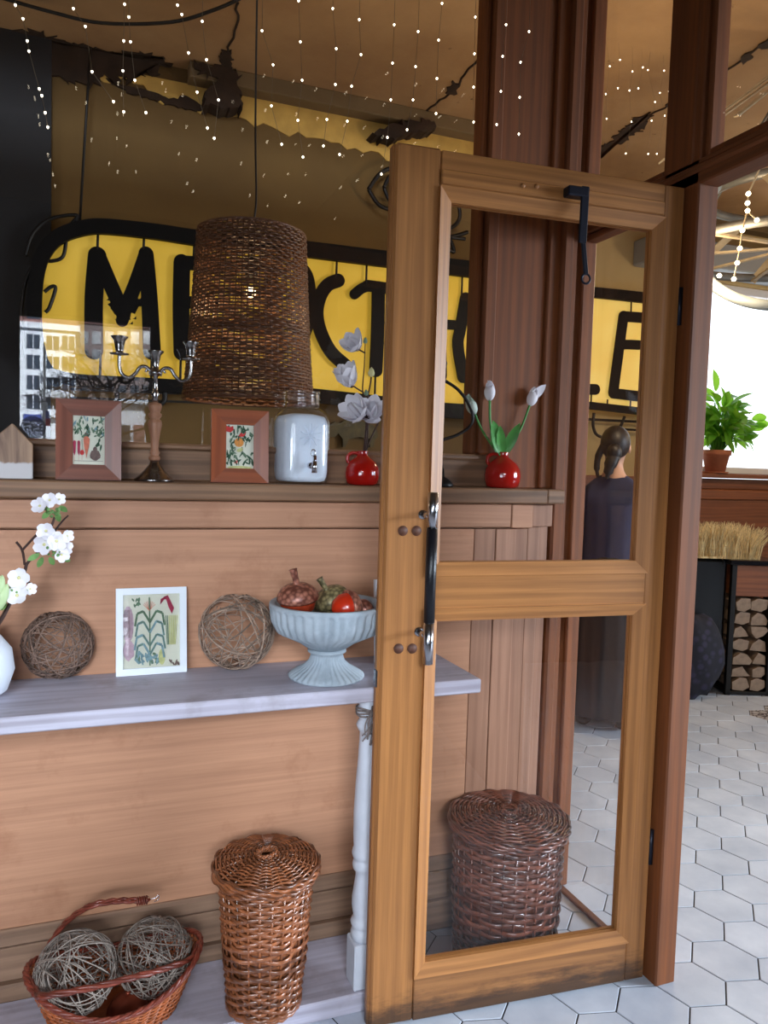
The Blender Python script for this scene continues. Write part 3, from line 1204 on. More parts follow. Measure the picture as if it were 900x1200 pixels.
class Draw:
    """flat printed shapes in a unit page (0..1, 0..1)"""

    def __init__(self, mb, x0, x1, z0, z1, y):
        self.b, self.x0, self.sx, self.z0, self.sz, self.y, self.k = mb, x0, x1 - x0, z0, z1 - z0, y, 0

    def poly(self, pts, mat):
        self.k += 1
        y = self.y - 0.00025 * (1 + self.k % 9) - 0.00001 * self.k
        self.b.add([(self.x0 + self.sx * min(max(p[0], 0), 1), y, self.z0 + self.sz * min(max(p[1], 0), 1)) for p in pts], [tuple(range(len(pts)))], mat)

    def oval(self, c, rx, rz, mat, n=14, a0=0.0, wob=0.0):
        pts = []
        for i in range(n):
            t = 2 * pi * i / n
            k = 1 + wob * sin(5 * t + c[0] * 40)
            x, z = rx * k * cos(t), rz * k * sin(t)
            pts.append((c[0] + x * cos(a0) - z * sin(a0), c[1] + x * sin(a0) + z * cos(a0)))
        self.poly(pts, mat)

    def line(self, pts, w, mat):
        for (a, b2) in zip(pts[:-1], pts[1:]):
            dx, dz = b2[0] - a[0], b2[1] - a[1]
            l = sqrt(dx * dx + dz * dz) or 1
            ox, oz = -dz / l * w, dx / l * w
            self.poly([(a[0] - ox, a[1] - oz), (b2[0] - ox, b2[1] - oz), (b2[0] + ox, b2[1] + oz), (a[0] + ox, a[1] + oz)], mat)


def art_roots(d):
    r = random.Random(2)
    for i in range(46):
        x = r.uniform(0.03, 0.97)
        z = r.uniform(0.58, 0.97)
        d.oval((x, z), r.uniform(.03, .09), r.uniform(.015, .035), r.choice([1, 1, 2, 8]), 9, r.uniform(0, 3), 0.25)
    for i in range(14):
        d.oval((r.uniform(.7, .97), r.uniform(.34, .75)), r.uniform(.03, .08), r.uniform(.015, .03), r.choice([1, 2]), 9, r.uniform(0, 3), 0.25)
    d.line([(0.43, 0.70), (0.42, 0.56)], 0.01, 1)
    d.poly([(0.33, 0.53), (0.37, 0.58), (0.46, 0.58), (0.53, 0.53), (0.50, 0.36), (0.44, 0.20), (0.42, 0.12), (0.40, 0.22), (0.35, 0.38)], 5)
    d.oval((0.42, 0.62), 0.06, 0.05, 6, 10)
    for x in (0.05, 0.18):
        d.poly([(x - 0.04, 0.46), (x - 0.02, 0.49), (x + 0.03, 0.49), (x + 0.05, 0.46), (x + 0.04, 0.26), (x + 0.01, 0.18), (x - 0.03, 0.25)], 7)
        d.line([(x, 0.18), (x + 0.005, 0.06)], 0.004, 5)
    d.oval((0.29, 0.25), 0.065, 0.055, 3, 12)
    d.line([(0.29, 0.31), (0.28, 0.52)], 0.006, 1)
    d.line([(0.29, 0.2), (0.285, 0.1)], 0.004, 3)
    d.oval((0.70, 0.20), 0.17, 0.11, 6, 14, 0, 0.06)
    d.oval((0.70, 0.32), 0.07, 0.06, 6, 10)
    d.line([(0.05, 0.08), (0.95, 0.08)], 0.004, 6)


def art_fruit(d):
    r = random.Random(4)
    for i in range(75):
        d.oval((r.uniform(0.04, 0.97), r.uniform(0.08, 0.95)), r.uniform(.03, .10), r.uniform(.018, .04), r.choice([1, 2, 2, 2]), 8, r.uniform(0, 3), 0.25)
    d.oval((0.47, 0.60), 0.17, 0.105, 4, 16)
    d.line([(0.47, 0.68), (0.46, 0.52)], 0.006, 6)
    d.oval((0.5, 0.43), 0.12, 0.045, 10, 14, 0.2)
    d.poly([(0.44, 0.74), (0.52, 0.82), (0.64, 0.79), (0.72, 0.86), (0.70, 0.78), (0.60, 0.73)], 3)
    d.poly([(0.0, 0.84), (0.0, 0.97), (0.13, 0.94), (0.25, 0.97), (0.27, 0.88), (0.16, 0.82)], 3)
    for i in range(4):
        d.oval((0.32 + 0.03 * i, 0.14 + 0.03 * (i % 2)), 0.025, 0.02, 3, 8)
    d.oval((0.5, 0.03), 0.45, 0.035, 10, 14)


def art_corn(d):
    r = random.Random(6)
    d.oval((0.09, 0.60), 0.10, 0.25, 9, 14)
    for i in range(9):
        d.line([(0.02 + 0.018 * i, 0.42), (0.03 + 0.015 * i, 0.80)], 0.003, 6)
    d.oval((0.1, 0.25), 0.1, 0.14, 9, 12, 0, .1)
    for i in range(12):
        d.oval((0.25 + r.uniform(-.09, .07), 0.90 + r.uniform(-.05, .05)), .03, .014, 1, 8, r.uniform(0, 3))
    d.line([(0.47, 0.03), (0.47, 0.5), (0.46, 0.96)], 0.012, 1)
    for i in range(9):
        a = radians(40 + 100 * i / 8)
        d.line([(0.46, 0.78), (0.46 + 0.14 * cos(a), 0.78 + 0.13 * sin(a))], 0.004, 5)
    for (z, l, mt_) in ((0.72, 0.26, 1), (0.58, 0.25, 8), (0.40, 0.27, 8), (0.28, 0.25, 8)):
        for sgn in (-1, 1):
            pts = [(0.47, z - 0.1), (0.47 + sgn * l * 0.45, z + 0.05), (0.47 + sgn * l * 0.85, z + 0.02), (0.47 + sgn * l, z - 0.15)]
            d.line(pts, 0.018, mt_)
            d.line(pts, 0.007, 1)
    d.poly([(0.72, 0.96), (0.79, 0.98), (0.90, 0.80), (0.86, 0.72), (0.80, 0.82), (0.76, 0.92), (0.66, 0.93), (0.65, 0.85), (0.68, 0.92)], 7)
    for i in range(8):
        d.line([(0.78 + 0.02 * i, 0.30), (0.75 + 0.03 * i, 0.70)], 0.008, r.choice([10, 1, 10]))
    for i in range(26):
        d.oval((r.uniform(.22, .62), r.uniform(.08, .2)), r.uniform(.03, .06), r.uniform(.015, .03), r.choice([8, 8, 1]), 8, r.uniform(0, 3), .2)
    d.oval((0.68, 0.14), 0.06, 0.11, 10, 12)
    for i in range(8):
        d.oval((0.9 + r.uniform(-.08, .08), 0.05 + r.uniform(-.02, .03)), .03, .014, 6, 8, r.uniform(0, 3))


M_picglass = glass_pane('picture_glass', 0.05)


def picture(px_l, px_r, py_t, py_b, y, zb, border, label, fmats, art, rz=0.0, tilt=6, depth=0.016, white=False, glazed=False):
    L, R = at_y(px_l, py_b, y), at_y(px_r, py_b, y)
    T = at_y(0.5 * (px_l + px_r), py_t, y)
    wd, ht = (R - L).length, (T.z - zb) / cos(radians(tilt))
    root = thing('picture_frame', label, 'picture frame', (0.5 * (L.x + R.x), y, zb), rot=(-radians(tilt), 0, rz))
    q = MB()
    mitred(q, -wd / 2, wd / 2, 0.001, ht, border, 0.0 if white else -0.002, 0.0 if white else 0.005, depth)
    q.build('frame', fmats, root)
    q = MB()
    x1, z0, z1 = wd / 2 - border, border, ht - border
    q.box(-x1 - 0.002, x1 + 0.002, 0.0095, 0.013, z0 - 0.002, z1 + 0.002, 0, 0)
    d = Draw(q, -x1, x1, z0, z1, 0.0094)
    art(d)
    q.build('print', PR, root)
    if glazed:
        q = MB()
        q.box(-x1 - 0.001, x1 + 0.001, 0.0052, 0.0062, z0 - 0.001, z1 + 0.001)
        q.build('glass', M_picglass, root)
    q = MB()
    q.bar((0, depth + 0.001, ht * 0.7), (0, depth + 0.03 + ht * 0.05, 0.004), 0.03, 0.003, up_=(0, 1, 0))
    q.build('strut', M_brown, root)
    return root

# ================================================================== ORNAMENTS ON THE LEDGE
ZL = 1.2422
Y0 = YL + 0.022     # fronts of the ornaments
M_fr1h = wood('frame_mahogany', C(132, 78, 60), C(84, 46, 36), 'x', 0.4)
M_fr1v = wood('frame_mahogany_upright', C(132, 78, 60), C(84, 46, 36), 'z', 0.4)
M_fr2h = wood('frame_cherry', C(150, 76, 40), C(104, 48, 26), 'x', 0.4)
M_fr2v = wood('frame_cherry_upright', C(150, 76, 40), C(104, 48, 26), 'z', 0.4)
M_frw = plain('frame_white', C(226, 232, 240), 0.4)
picture(65, 142, 468, 562, Y0, ZL, 0.036, 'brown wooden frame with a print of carrots and radishes on the ledge', [M_fr1h, M_fr1v], art_roots, 0.03, 4)
picture(247.5, 314, 480, 566, Y0 + 0.01, ZL, 0.036, 'reddish wooden frame with a print of an orange fruit among leaves', [M_fr2h, M_fr2v], art_fruit, -0.05, 4)
picture(136, 219, 691, 793, at_z(178, 791, ZT).y, ZT + 0.0005, 0.0155, 'white frame with a pale corn plant print on the table', [M_frw, M_frw], art_corn, 0.02, 8, 0.014, True, True)
pw = at_z(480, 776, ZT)


def art_blank(d):
    d.oval((0.5, 0.5), 0.3, 0.3, 8, 14, 0, 0.1)


picture(441, 511, 680, 770, 1.805, ZT + 0.0005, 0.014, 'white frame standing behind the pine door, only its edges showing', [M_frw, M_frw], art_blank, 0.0, 6, 0.014, True, False)

# house shaped block, dipped white
mt, nt, b = new_mat('dipped_wood_block')
tc = N(nt, 'ShaderNodeTexCoord')
sp = N(nt, 'ShaderNodeSeparateXYZ')
nt.links.new(tc.outputs['Object'], sp.inputs[0])
v = coords(nt, (9, 9, 60))
nn = noise(nt, coords(nt), 60, 3)
gr = noise(nt, coords(nt, (20, 20, 3)), 2.0, 7, 0.6, 0.6)
wc = mixc(nt, ramp(nt, gr, [(0.35, 0.0), (0.65, 1.0)]), C(104, 74, 56), C(166, 132, 104))
t = math_n(nt, 'ADD', sp.outputs[2], math_n(nt, 'MULTIPLY', nn, 0.014))
nt.links.new(mixc(nt, ramp(nt, math_n(nt, 'MULTIPLY', t, 10), [(0.40, 0.0), (0.45, 1.0)]), C(196, 190, 190), wc), b.inputs['Base Color'])
M_dip = mt
A, B_, P = at_y(-14, 558, Y0), at_y(38, 558, Y0), at_y(14, 496, Y0)
E1 = at_y(38, 521, Y0)
q = MB()
cx = 0.5 * (A.x + B_.x)
hw = 0.5 * (B_.x - A.x)
q.prism([(-hw, 0), (hw, 0), (hw, E1.z - ZL), (P.x - cx, P.z - ZL), (-hw, E1.z - ZL)], 0, 0.03)
tag(q.build('house_block', M_dip, None, (cx, Y0, ZL + 0.0004), bevel=0.002), 'wooden house shaped block with white dipped base at the ledge end', 'ornament')

# silver and wood candelabra
cb = at_y(181, 562, Y0 + 0.03)
ct = at_y(181, 372, Y0 + 0.03)
yc = Y0 + 0.035
sc = 900.0 / ((Vector((cb.x, yc, 1.4)) - EYE).dot(fw))      # px per metre there
root = thing('candelabra', 'silver three armed candelabra with a turned wooden stem', 'candelabra', (cb.x, yc, ZL))
M_turn = wood('turned_stem_wood', C(168, 118, 88), C(110, 70, 50), 'z', 0.5, 2.0)
h = lambda py: (562 - py) / sc
q = MB()
q.lathe([(0, 0), (0.046, 0.0), (0.047, 0.004), (0.043, 0.008), (0.034, 0.016), (0.024, 0.026), (0.013, 0.040), (0.009, 0.052), (0.0, 0.054)], 32)
q.build('base', M_silver, root)
q = MB()
z0, z1 = 0.05, h(469)
st = [(0.0, 0.0), (0.012, 0.0), (0.014, 0.04), (0.012, 0.07), (0.009, 0.09), (0.0125, 0.13), (0.010, 0.16), (0.0085, 0.22), (0.010, 0.35), (0.0135, 0.5), (0.017, 0.62), (0.015, 0.68), (0.010, 0.71),
      (0.015, 0.75), (0.016, 0.79), (0.011, 0.82), (0.014, 0.86), (0.016, 0.92), (0.014, 0.97), (0.0, 1.0)]
q.lathe([(r, z0 + (z1 - z0) * t) for r, t in st], 24)
q.build('stem', M_turn, root)
q = MB()
zc = h(437)
q.lathe([(0.0, z1 - 0.002), (0.008, z1), (0.0065, z1 + 0.012), (0.0095, z1 + 0.018), (0.006, z1 + 0.024), (0.0055, zc - 0.006), (0.014, zc), (0.017, zc + 0.004), (0.011, zc + 0.008),
         (0.0075, zc + 0.013), (0.008, zc + 0.024), (0.012, h(415)), (0.019, h(411)), (0.019, h(410)), (0.009, h(411)), (0.007, zc + 0.025), (0.0, zc + 0.02)], 24)
q.build('centre_cup', M_silver, root)
for sgn in (-1, 1):
    ax = sgn * 40 / sc
    q = MB()
    q.tube(smooth_path([(sgn * 0.010, 0, zc + 0.006), (sgn * 0.022, 0, zc + 0.016), (sgn * 0.035, 0, zc + 0.014), (sgn * 0.046, 0, zc - 0.002), (sgn * 0.06, 0, zc - 0.012), (ax * 0.93, 0, zc - 0.004), (ax, 0, zc + 0.016), (ax, 0, h(418))], 7), 0.0042, 10)
    q.tube([(sgn * (0.016 + 0.006 * cos(t)), 0, zc + 0.004 + 0.006 * sin(t)) for t in [i * 0.5 for i in range(10)]], 0.003, 8)
    arm = q.build('arm', M_silver, root)
    q = MB()
    zt = h(418)
    q.lathe([(0, zt), (0.021, zt + 0.002), (0.022, zt + 0.004), (0.008, zt + 0.006), (0.0095, zt + 0.012), (0.011, zt + 0.024), (0.013, zt + 0.034), (0.0195, zt + 0.042), (0.0195, zt + 0.0435), (0.011, zt + 0.042), (0.008, zt + 0.02), (0, zt + 0.018)], 24, c=(ax, 0, 0))
    q.build('cup', M_silver, arm)

# white drinks dispenser jar
jl, jr = at_y(321.5, 560, Y0 + 0.05), at_y(381.5, 560, Y0 + 0.05)
yj = Y0 + 0.062
jc = 0.5 * (jl.x + jr.x) + 0.002
jw = (jr.x - jl.x) * 0.5
sj = 900.0 / ((Vector((jc, yj, 1.4)) - EYE).dot(fw))
jh = lambda py: (567 - py) / sj
root = thing('drink_dispenser', 'square glass jar dispenser filled white with a small metal tap', 'jar', (jc, yj, ZL), radians(8))
M_jarglass = glass_pane('jar_glass', 0.09)
M_milk = plain('white_filling', C(228, 238, 252), 0.35, 0, 0.04, 12)


def sq_loft(mb, rows_, n_=40, e=4.5, mat=0):
    vs, fs = [], []
    for (a, zz, ex) in rows_:
        for k in range(n_):
            t = 2 * pi * k / n_
            ct_, st_ = cos(t), sin(t)
            r = a / ((abs(ct_) ** ex + abs(st_) ** ex) ** (1 / ex))
            vs.append((r * ct_, r * st_, zz))
    for i in range(len(rows_) - 1):
        for k in range(n_):
            l = (k + 1) % n_
            fs.append((i * n_ + k, i * n_ + l, (i + 1) * n_ + l, (i + 1) * n_ + k))
    fs.append(tuple(reversed(range(n_))))
    fs.append(tuple((len(rows_) - 1) * n_ + k for k in range(n_)))
    mb.add(vs, fs, mat, True)


ja = jw * 0.93
zs_, zn, ztop = jh(492), jh(478), jh(459)
q = MB()
sq_loft(q, [(ja * 0.80, 0.0, 3.5), (ja * 0.93, 0.004, 4), (ja * 0.985, 0.014, 4.5), (ja, 0.03, 5), (ja, zs_ - 0.016, 5), (ja * 0.98, zs_, 4.5), (ja * 0.90, zs_ + 0.014, 4), (ja * 0.78, zs_ + 0.024, 3), (ja * 0.72, zn, 2.2)])
gl_ = q.build('glass_body', M_jarglass, root)
q = MB()
nr_ = ja * 0.73
q.lathe([(nr_ * 0.98, zn - 0.002), (nr_, zn + 0.004), (nr_ + 0.0025, zn + 0.008), (nr_, zn + 0.012), (nr_, zn + 0.018), (nr_ + 0.0025, zn + 0.022), (nr_, zn + 0.026), (nr_, ztop - 0.008), (nr_ + 0.002, ztop - 0.004),
         (nr_ + 0.001, ztop), (nr_ - 0.004, ztop), (nr_ - 0.005, zn)], 40)
q.build('neck', M_jarglass, gl_)
q = MB()
sq_loft(q, [(ja * 0.74, 0.006, 3.5), (ja * 0.88, 0.010, 4), (ja * 0.93, 0.02, 4.5), (ja * 0.945, 0.034, 5), (ja * 0.945, zs_ - 0.018, 5), (ja * 0.92, zs_ - 0.004, 4.5), (ja * 0.83, zs_ + 0.008, 4), (ja * 0.5, zs_ + 0.014, 3)])
q.build('filling', M_milk, root)
q = MB()
cz_ = jh(511)
for k in range(10):
    a = 2 * pi * k / 10 + 0.3
    q.tube([(0.004 * cos(a), -ja - 0.0005, cz_ + 0.004 * sin(a)), (0.030 * cos(a), -ja - 0.0005, cz_ + 0.030 * sin(a))], 0.0011, 5)
q.build('embossed_star', M_milk, root)
q = MB()
zt = jh(545)
q.tube([(0, -ja - 0.001, zt), (0, -ja - 0.014, zt)], 0.008, 16)
q.tube([(0, -ja - 0.014, zt), (0, -ja - 0.026, zt)], 0.0055, 14)
q.tube([(0.001, -ja - 0.026, zt + 0.012), (0.001, -ja - 0.026, zt - 0.018)], [0.006, 0.0072], 16)
q.box(-0.003, 0.005, -ja - 0.031, -ja - 0.021, zt + 0.012, zt + 0.026, 0.002)
q.tube([(0.006 * cos(t) - 0.003, -ja - 0.026, zt + 0.032 + 0.008 * sin(t)) for t in [2 * pi * i / 14 for i in range(14)]], 0.0016, 6, closed=True)
tp = q.build('tap', plain('bright_chrome', C(205, 205, 210), 0.08, 1.0), root)
tp['label'] = 'chrome tap'

# ---- red jug vases
mt = plain('red_glaze', C(168, 20, 14), 0.12, 0, 0.1, 12, coat=0.6)
M_redvase = mt


def red_vase(px, py_b, y, wpx, hpx, label, rz):
    p = at_y(px, py_b, y)
    s_ = 900.0 / ((Vector((p.x, y, 1.3)) - EYE).dot(fw))
    R_, H_ = wpx / 2 / s_, hpx / s_
    root = thing('bud_vase', label, 'vase', (p.x, y, ZL), rz)
    q = MB()
    q.lathe([(0, 0.0), (R_ * 0.72, 0.0), (R_ * 0.90, H_ * 0.06), (R_ * 0.99, H_ * 0.22), (R_, H_ * 0.36), (R_ * 0.95, H_ * 0.52), (R_ * 0.78, H_ * 0.68), (R_ * 0.48, H_ * 0.80), (R_ * 0.30, H_ * 0.87),
             (R_ * 0.27, H_ * 0.93), (R_ * 0.31, H_ * 0.985), (R_ * 0.29, H_), (R_ * 0.22, H_ * 0.99), (R_ * 0.2, H_ * 0.88), (0, H_ * 0.7)], 36)
    q.build('body', M_redvase, root)
    q = MB()
    q.tube(smooth_path([(-R_ * 0.27, 0, H_ * 0.92), (-R_ * 0.55, 0, H_ * 0.94), (-R_ * 0.82, 0, H_ * 0.86), (-R_ * 0.86, 0, H_ * 0.72), (-R_ * 0.72, 0, H_ * 0.62)], 6), R_ * 0.1, 10)
    q.build('handle', M_redvase, root)
    return Vector((p.x, y, ZL + H_)), s_


yv = Y0 + 0.05
vm, sm_ = red_vase(424, 568, yv, 41, 40, 'round red jug vase with magnolia branch on the ledge', radians(-15))
vt, st_ = red_vase(588, 574, yv, 43, 42, 'round red jug vase with white tulips seen through the door', radians(-15))

M_petal = plain('white_petal', C(238, 234, 240), 0.55, 0, 0.04, 30)
M_petaly = plain('cream_bud', C(224, 218, 160), 0.55, 0, 0.08, 40)
M_twig = plain('dark_twig', C(62, 38, 32), 0.7, 0, 0.3, 60)
M_sepal = plain('bud_green', C(122, 148, 126), 0.6, 0, 0.2, 60)
M_leaf = plain('tulip_leaf', C(72, 146, 62), 0.45, 0, 0.22, 25)


def petals(mb, c, axis, n_, L, Wd, open_, mat=0, seed=0, bend=0.5):
    """cup of petals round an axis; open_ in radians from the axis"""
    axis = Vector(axis).normalized()
    u = axis.orthogonal().normalized()
    vv = axis.cross(u)
    r = random.Random(seed)
    for k in range(n_):
        a = 2 * pi * k / n_ + r.uniform(-.15, .15)
        out = u * cos(a) + vv * sin(a)
        o2 = open_ * r.uniform(0.8, 1.2)
        d = axis * cos(o2) + out * sin(o2)
        mb.blade(Vector(c) + out * (Wd * 0.05), d, -out if bend > 0 else out, L * r.uniform(.92, 1.05), Wd, abs(bend), mat, 7, lambda t: (sin(pi * (0.1 + 0.86 * t ** 0.85)) ** 0.6) if t < 1 else 0.12, 0.28)


def P_(px, py, y):
    return at_y(px, py, y)


# magnolia branch
root = thing('magnolia_branch', 'white magnolia branch standing in the left red vase', 'flowers', (vm.x, vm.y, vm.z - 0.02))
ML = Matrix.Translation(-Vector(root.location))
q = MB(ML)
base = Vector((vm.x, vm.y, vm.z - 0.03))
main = [base, P_(429, 505, yv), P_(430, 470, yv), P_(425, 458, yv + 0.004), P_(427, 428, yv), P_(428, 402, yv)]
q.tube(smooth_path(main, 6), [0.0032 - 0.00007 * i for i in range(31)], 7)
for br in ([P_(430, 470, yv), P_(434, 450, yv - 0.004), P_(435, 442, yv - 0.004)], [P_(426, 460, yv), P_(418, 455, yv - 0.01), P_(412, 451, yv - 0.012)], [base, P_(434, 515, yv + 0.01), P_(445, 492, yv + 0.015), P_(444, 488, yv + 0.015)],
           [P_(428, 414, yv), P_(423, 411, yv), P_(419, 409, yv)], [P_(429, 505, yv), P_(433, 493, yv - .01), P_(427, 488, yv - .012)], [base, P_(431, 510, yv - 0.008), P_(429, 480, yv - 0.008)]):
    q.tube(smooth_path(br, 5), 0.0021, 6)
q.build('stem', M_twig, root)
for (px, py, ax, L, n_, op, yy) in ((419, 409, (-0.55, -0.45, 0.35), 0.052, 6, 0.46, 0), (412, 452, (-0.55, -0.35, 0.75), 0.062, 8, 0.42, -0.012), (424, 489, (-0.75, -0.5, 0.45), 0.064, 8, 0.5, -0.012), (433, 488, (-0.1, -0.35, 0.2), 0.06, 7, 0.75, 0.004)):
    q = MB(ML)
    c = P_(px, py, yv + yy)
    petals(q, c, ax, n_, L * 1.05, L * 0.70, min(1.0, op * 1.9), 0, px, 0.35)
    petals(q, c, ax, 4, L * 0.98, L * 0.6, op * 0.85, 0, px + 1, 0.4)
    q.ball(c, 0.006, 0.006, 0.006, 10, 1)
    f = q.build('flower', [M_petal, M_twig], root)
for (px, py, mt_, L) in ((435, 442, M_petaly, 0.027), (444, 488, M_petaly, 0.027), (428, 403, M_sepal, 0.018), (429, 464, M_sepal, 0.018)):
    q = MB(ML)
    q.lathe([(0, 0), (L * 0.28, L * 0.15), (L * 0.34, L * 0.4), (L * 0.22, L * 0.75), (0, L)], 12, c=tuple(P_(px, py, yv - 0.003)))
    q.build('bud', mt_, root)

# tulips
tips = [((574, 468), (584, 528), (575, 500)), ((621, 474), (592, 528), (609, 505)), ((556, 484), (582, 530), (566, 506))]
tl_lab = ['white tulip standing upright in the right red vase', 'white tulip leaning right out of the right red vase', 'pale green tulip leaning left out of the right red vase']
for i, (tp_, bs, md) in enumerate(tips):
    root = thing('tulip', tl_lab[i], 'flower', (vt.x, vt.y, vt.z - 0.03), group='tulips in the right red vase')
    ML = Matrix.Translation(-Vector(root.location))
    q = MB(ML)
    dy = (-0.004, 0.004, 0.008)[i]
    bpt = Vector((vt.x + (-0.002, 0.003, -0.004)[i], vt.y + dy, vt.z - 0.03))
    top = P_(*tp_, yv + dy)
    pth = smooth_path([bpt, P_(*bs, yv + dy), P_(*md, yv + dy), top], 6)
    q.tube(pth, 0.0033, 8)
    q.build('stem', M_leaf, root)
    ax = (pth[-1] - pth[-4]).normalized()
    q = MB(ML)
    L = 0.049
    R_ = ax.to_track_quat('Z', 'Y').to_matrix()
    q.ball(top + ax * (L * 0.42), 0.0158, 0.0158, L * 0.5, 18, 0, R_, lambda p: 1 - 0.22 * max(0, p.z) ** 2 + 0.03 * cos(3 * atan2(p.y, p.x)))
    petals(q, top, ax, 5, L * 1.02, 0.030, 0.36, 0, i + 3, 0.55)
    if i == 1:
        q.blade(top + ax * 0.02, (0.75, -0.1, 0.8), (0, -1, 0), 0.055, 0.026, 0.1, 0, 6, lambda t: sin(pi * min(1, 0.15 + 0.84 * t)) ** 0.7)
    f = q.build('flower', M_petal if i < 2 else plain('pale_green_petal', C(206, 220, 206), 0.55), root)
    q = MB(ML)
    lv = {0: [((566, 490), 0.115, 0.036), ((578, 494), 0.09, 0.028)], 1: [((606, 502), 0.10, 0.032)], 2: [((570, 500), 0.105, 0.034), ((560, 492), 0.085, 0.02)]}[i]
    for (tg, L2, w2) in lv:
        d = P_(*tg, yv + dy) - bpt
        q.blade(bpt + Vector((0, 0, 0.02)), d, (-0.2, -1, 0.1), L2, w2, 0.35, 0, 8, lambda t: sin(pi * min(1.0, 0.1 + 0.9 * t)) ** 0.7 if t < 1 else 0.02, 0.35)
    q.build('leaf', M_leaf, root)

# black wrought iron candlestick behind the door stile
pb = P_(516, 606, Y0 + 0.05)
root = thing('iron_candlestick', 'black wrought iron candlestick with a curved arm behind the door stile', 'candlestick', (pb.x, Y0 + 0.05, ZL))
ML = Matrix.Translation(-Vector(root.location))
yi = Y0 + 0.05
q = MB()
q.lathe([(0, 0), (0.032, 0.0), (0.033, 0.006), (0.028, 0.014), (0.018, 0.022), (0.008, 0.028), (0.006, 0.05), (0, 0.052)], 24)
q.build('base', M_black, root)
q = MB(ML)
q.tube([Vector((pb.x, yi, ZL + 0.04)), Vector((pb.x - 0.01, yi, at_y(505, 520, yi).z)), Vector((pb.x - 0.012, yi, at_y(505, 440, yi).z))], 0.005, 10)
q.tube(smooth_path([P_(510, 440, yi), P_(521, 446, yi), P_(536, 456, yi), P_(547, 470, yi), P_(554, 487, yi), P_(550, 500, yi), P_(535, 510, yi), P_(518, 516, yi), P_(508, 524, yi)], 7), 0.0045, 10)
q.build('arm', M_black, root)
q = MB(ML)
c = P_(519, 430, yi)
q.lathe([(0, -0.03), (0.007, -0.026), (0.009, -0.015), (0.005, -0.006), (0.011, 0.004), (0.012, 0.012), (0.007, 0.022), (0.004, 0.03), (0, 0.034)], 14, c=tuple(c))
q.build('finial', M_black, root)

# ================================================================== ON THE TABLE
M_twigb = plain('grey_brown_vine', C(150, 128, 112), 0.75, 0, 0.35, 60, island=0.5)
M_twigg = plain('pale_grey_vine', C(134, 122, 112), 0.75, 0, 0.3, 60, island=0.35)
M_twigd = plain('dark_brown_vine', C(112, 90, 78), 0.75, 0, 0.35, 60, island=0.5)


def px_per_m(p):
    return FPX / ((Vector(p) - EYE).dot(fw))


p = at_z(67, 798, ZT)
R = 40.5 / px_per_m(p)
twig_ball('twig_ball', (p.x, p.y + 0.03, ZT + R * 0.97), R, 'dark brown twig ball on the left of the white table', M_twigd, 11, 85, 0.0014, 'twig balls')
p = at_z(280, 788, ZT)
R = 45.0 / px_per_m(p)
twig_ball('twig_ball', (p.x, p.y + 0.04, ZT + R * 0.99), R, 'twig ball between the corn picture and the stone bowl', M_twigb, 12, 62, 0.0015, 'twig balls')

# fluted pedestal bowl
pb = at_z(384, 795, ZT)
s_ = px_per_m(pb)
BX, BY = pb.x, pb.y + 0.012
s_ = px_per_m((BX, BY, 0.85))
RB = 68.0 / s_
HB = 92.0 / s_
mt, nt, b = new_mat('grey_stone')
v = coords(nt)
n1, n2 = noise(nt, v, 16, 6, 0.65), noise(nt, v, 120, 4)
nt.links.new(mixc(nt, ramp(nt, n1, [(0.3, 0.0), (0.72, 1.0)]), C(150, 162, 172), C(184, 194, 202)), b.inputs['Base Color'])
b.inputs['Roughness'].default_value = 0.85
bump(nt, b, n2, 0.35)
M_stone = mt
bowl = thing('pedestal_bowl', 'grey stone fluted pedestal bowl holding acorns on the table', 'bowl', (BX, BY, ZT + 0.0005))
q = MB()
flute = lambda a, r, z: r * (1 + 0.05 * abs(sin(19 * a)) - 0.03) if 0.36 * HB < z < 0.90 * HB else r
q.lathe([(0.022, 0.36 * HB), (0.035, 0.365 * HB), (0.040, 0.39 * HB), (0.050, 0.40 * HB), (0.068, 0.47 * HB), (RB * 0.86, 0.60 * HB), (RB * 0.955, 0.74 * HB), (RB * 0.975, 0.86 * HB), (RB * 0.985, 0.895 * HB), (RB, 0.91 * HB), (RB, 0.955 * HB),
         (RB * 0.985, 0.965 * HB), (RB * 0.93, 0.965 * HB), (RB * 0.89, 0.94 * HB), (RB * 0.84, 0.80 * HB), (RB * 0.72, 0.64 * HB), (RB * 0.45, 0.52 * HB), (0, 0.49 * HB)], 176, mod=flute)
q.build('dish', M_stone, bowl)
q = MB()
fl2 = lambda a, r, z: r * (1 + 0.09 * abs(sin(17 * a)) - 0.05) if 0.02 * HB < z < 0.3 * HB else r
q.lathe([(0, 0), (RB * 0.62, 0.0), (RB * 0.645, 0.015 * HB), (RB * 0.64, 0.04 * HB), (RB * 0.56, 0.08 * HB), (RB * 0.40, 0.15 * HB), (RB * 0.30, 0.22 * HB), (RB * 0.27, 0.29 * HB), (RB * 0.29, 0.325 * HB), (RB * 0.33, 0.335 * HB), (RB * 0.33, 0.36 * HB), (0.02, 0.37 * HB)], 144, mod=fl2)
q.build('foot', M_stone, bowl)

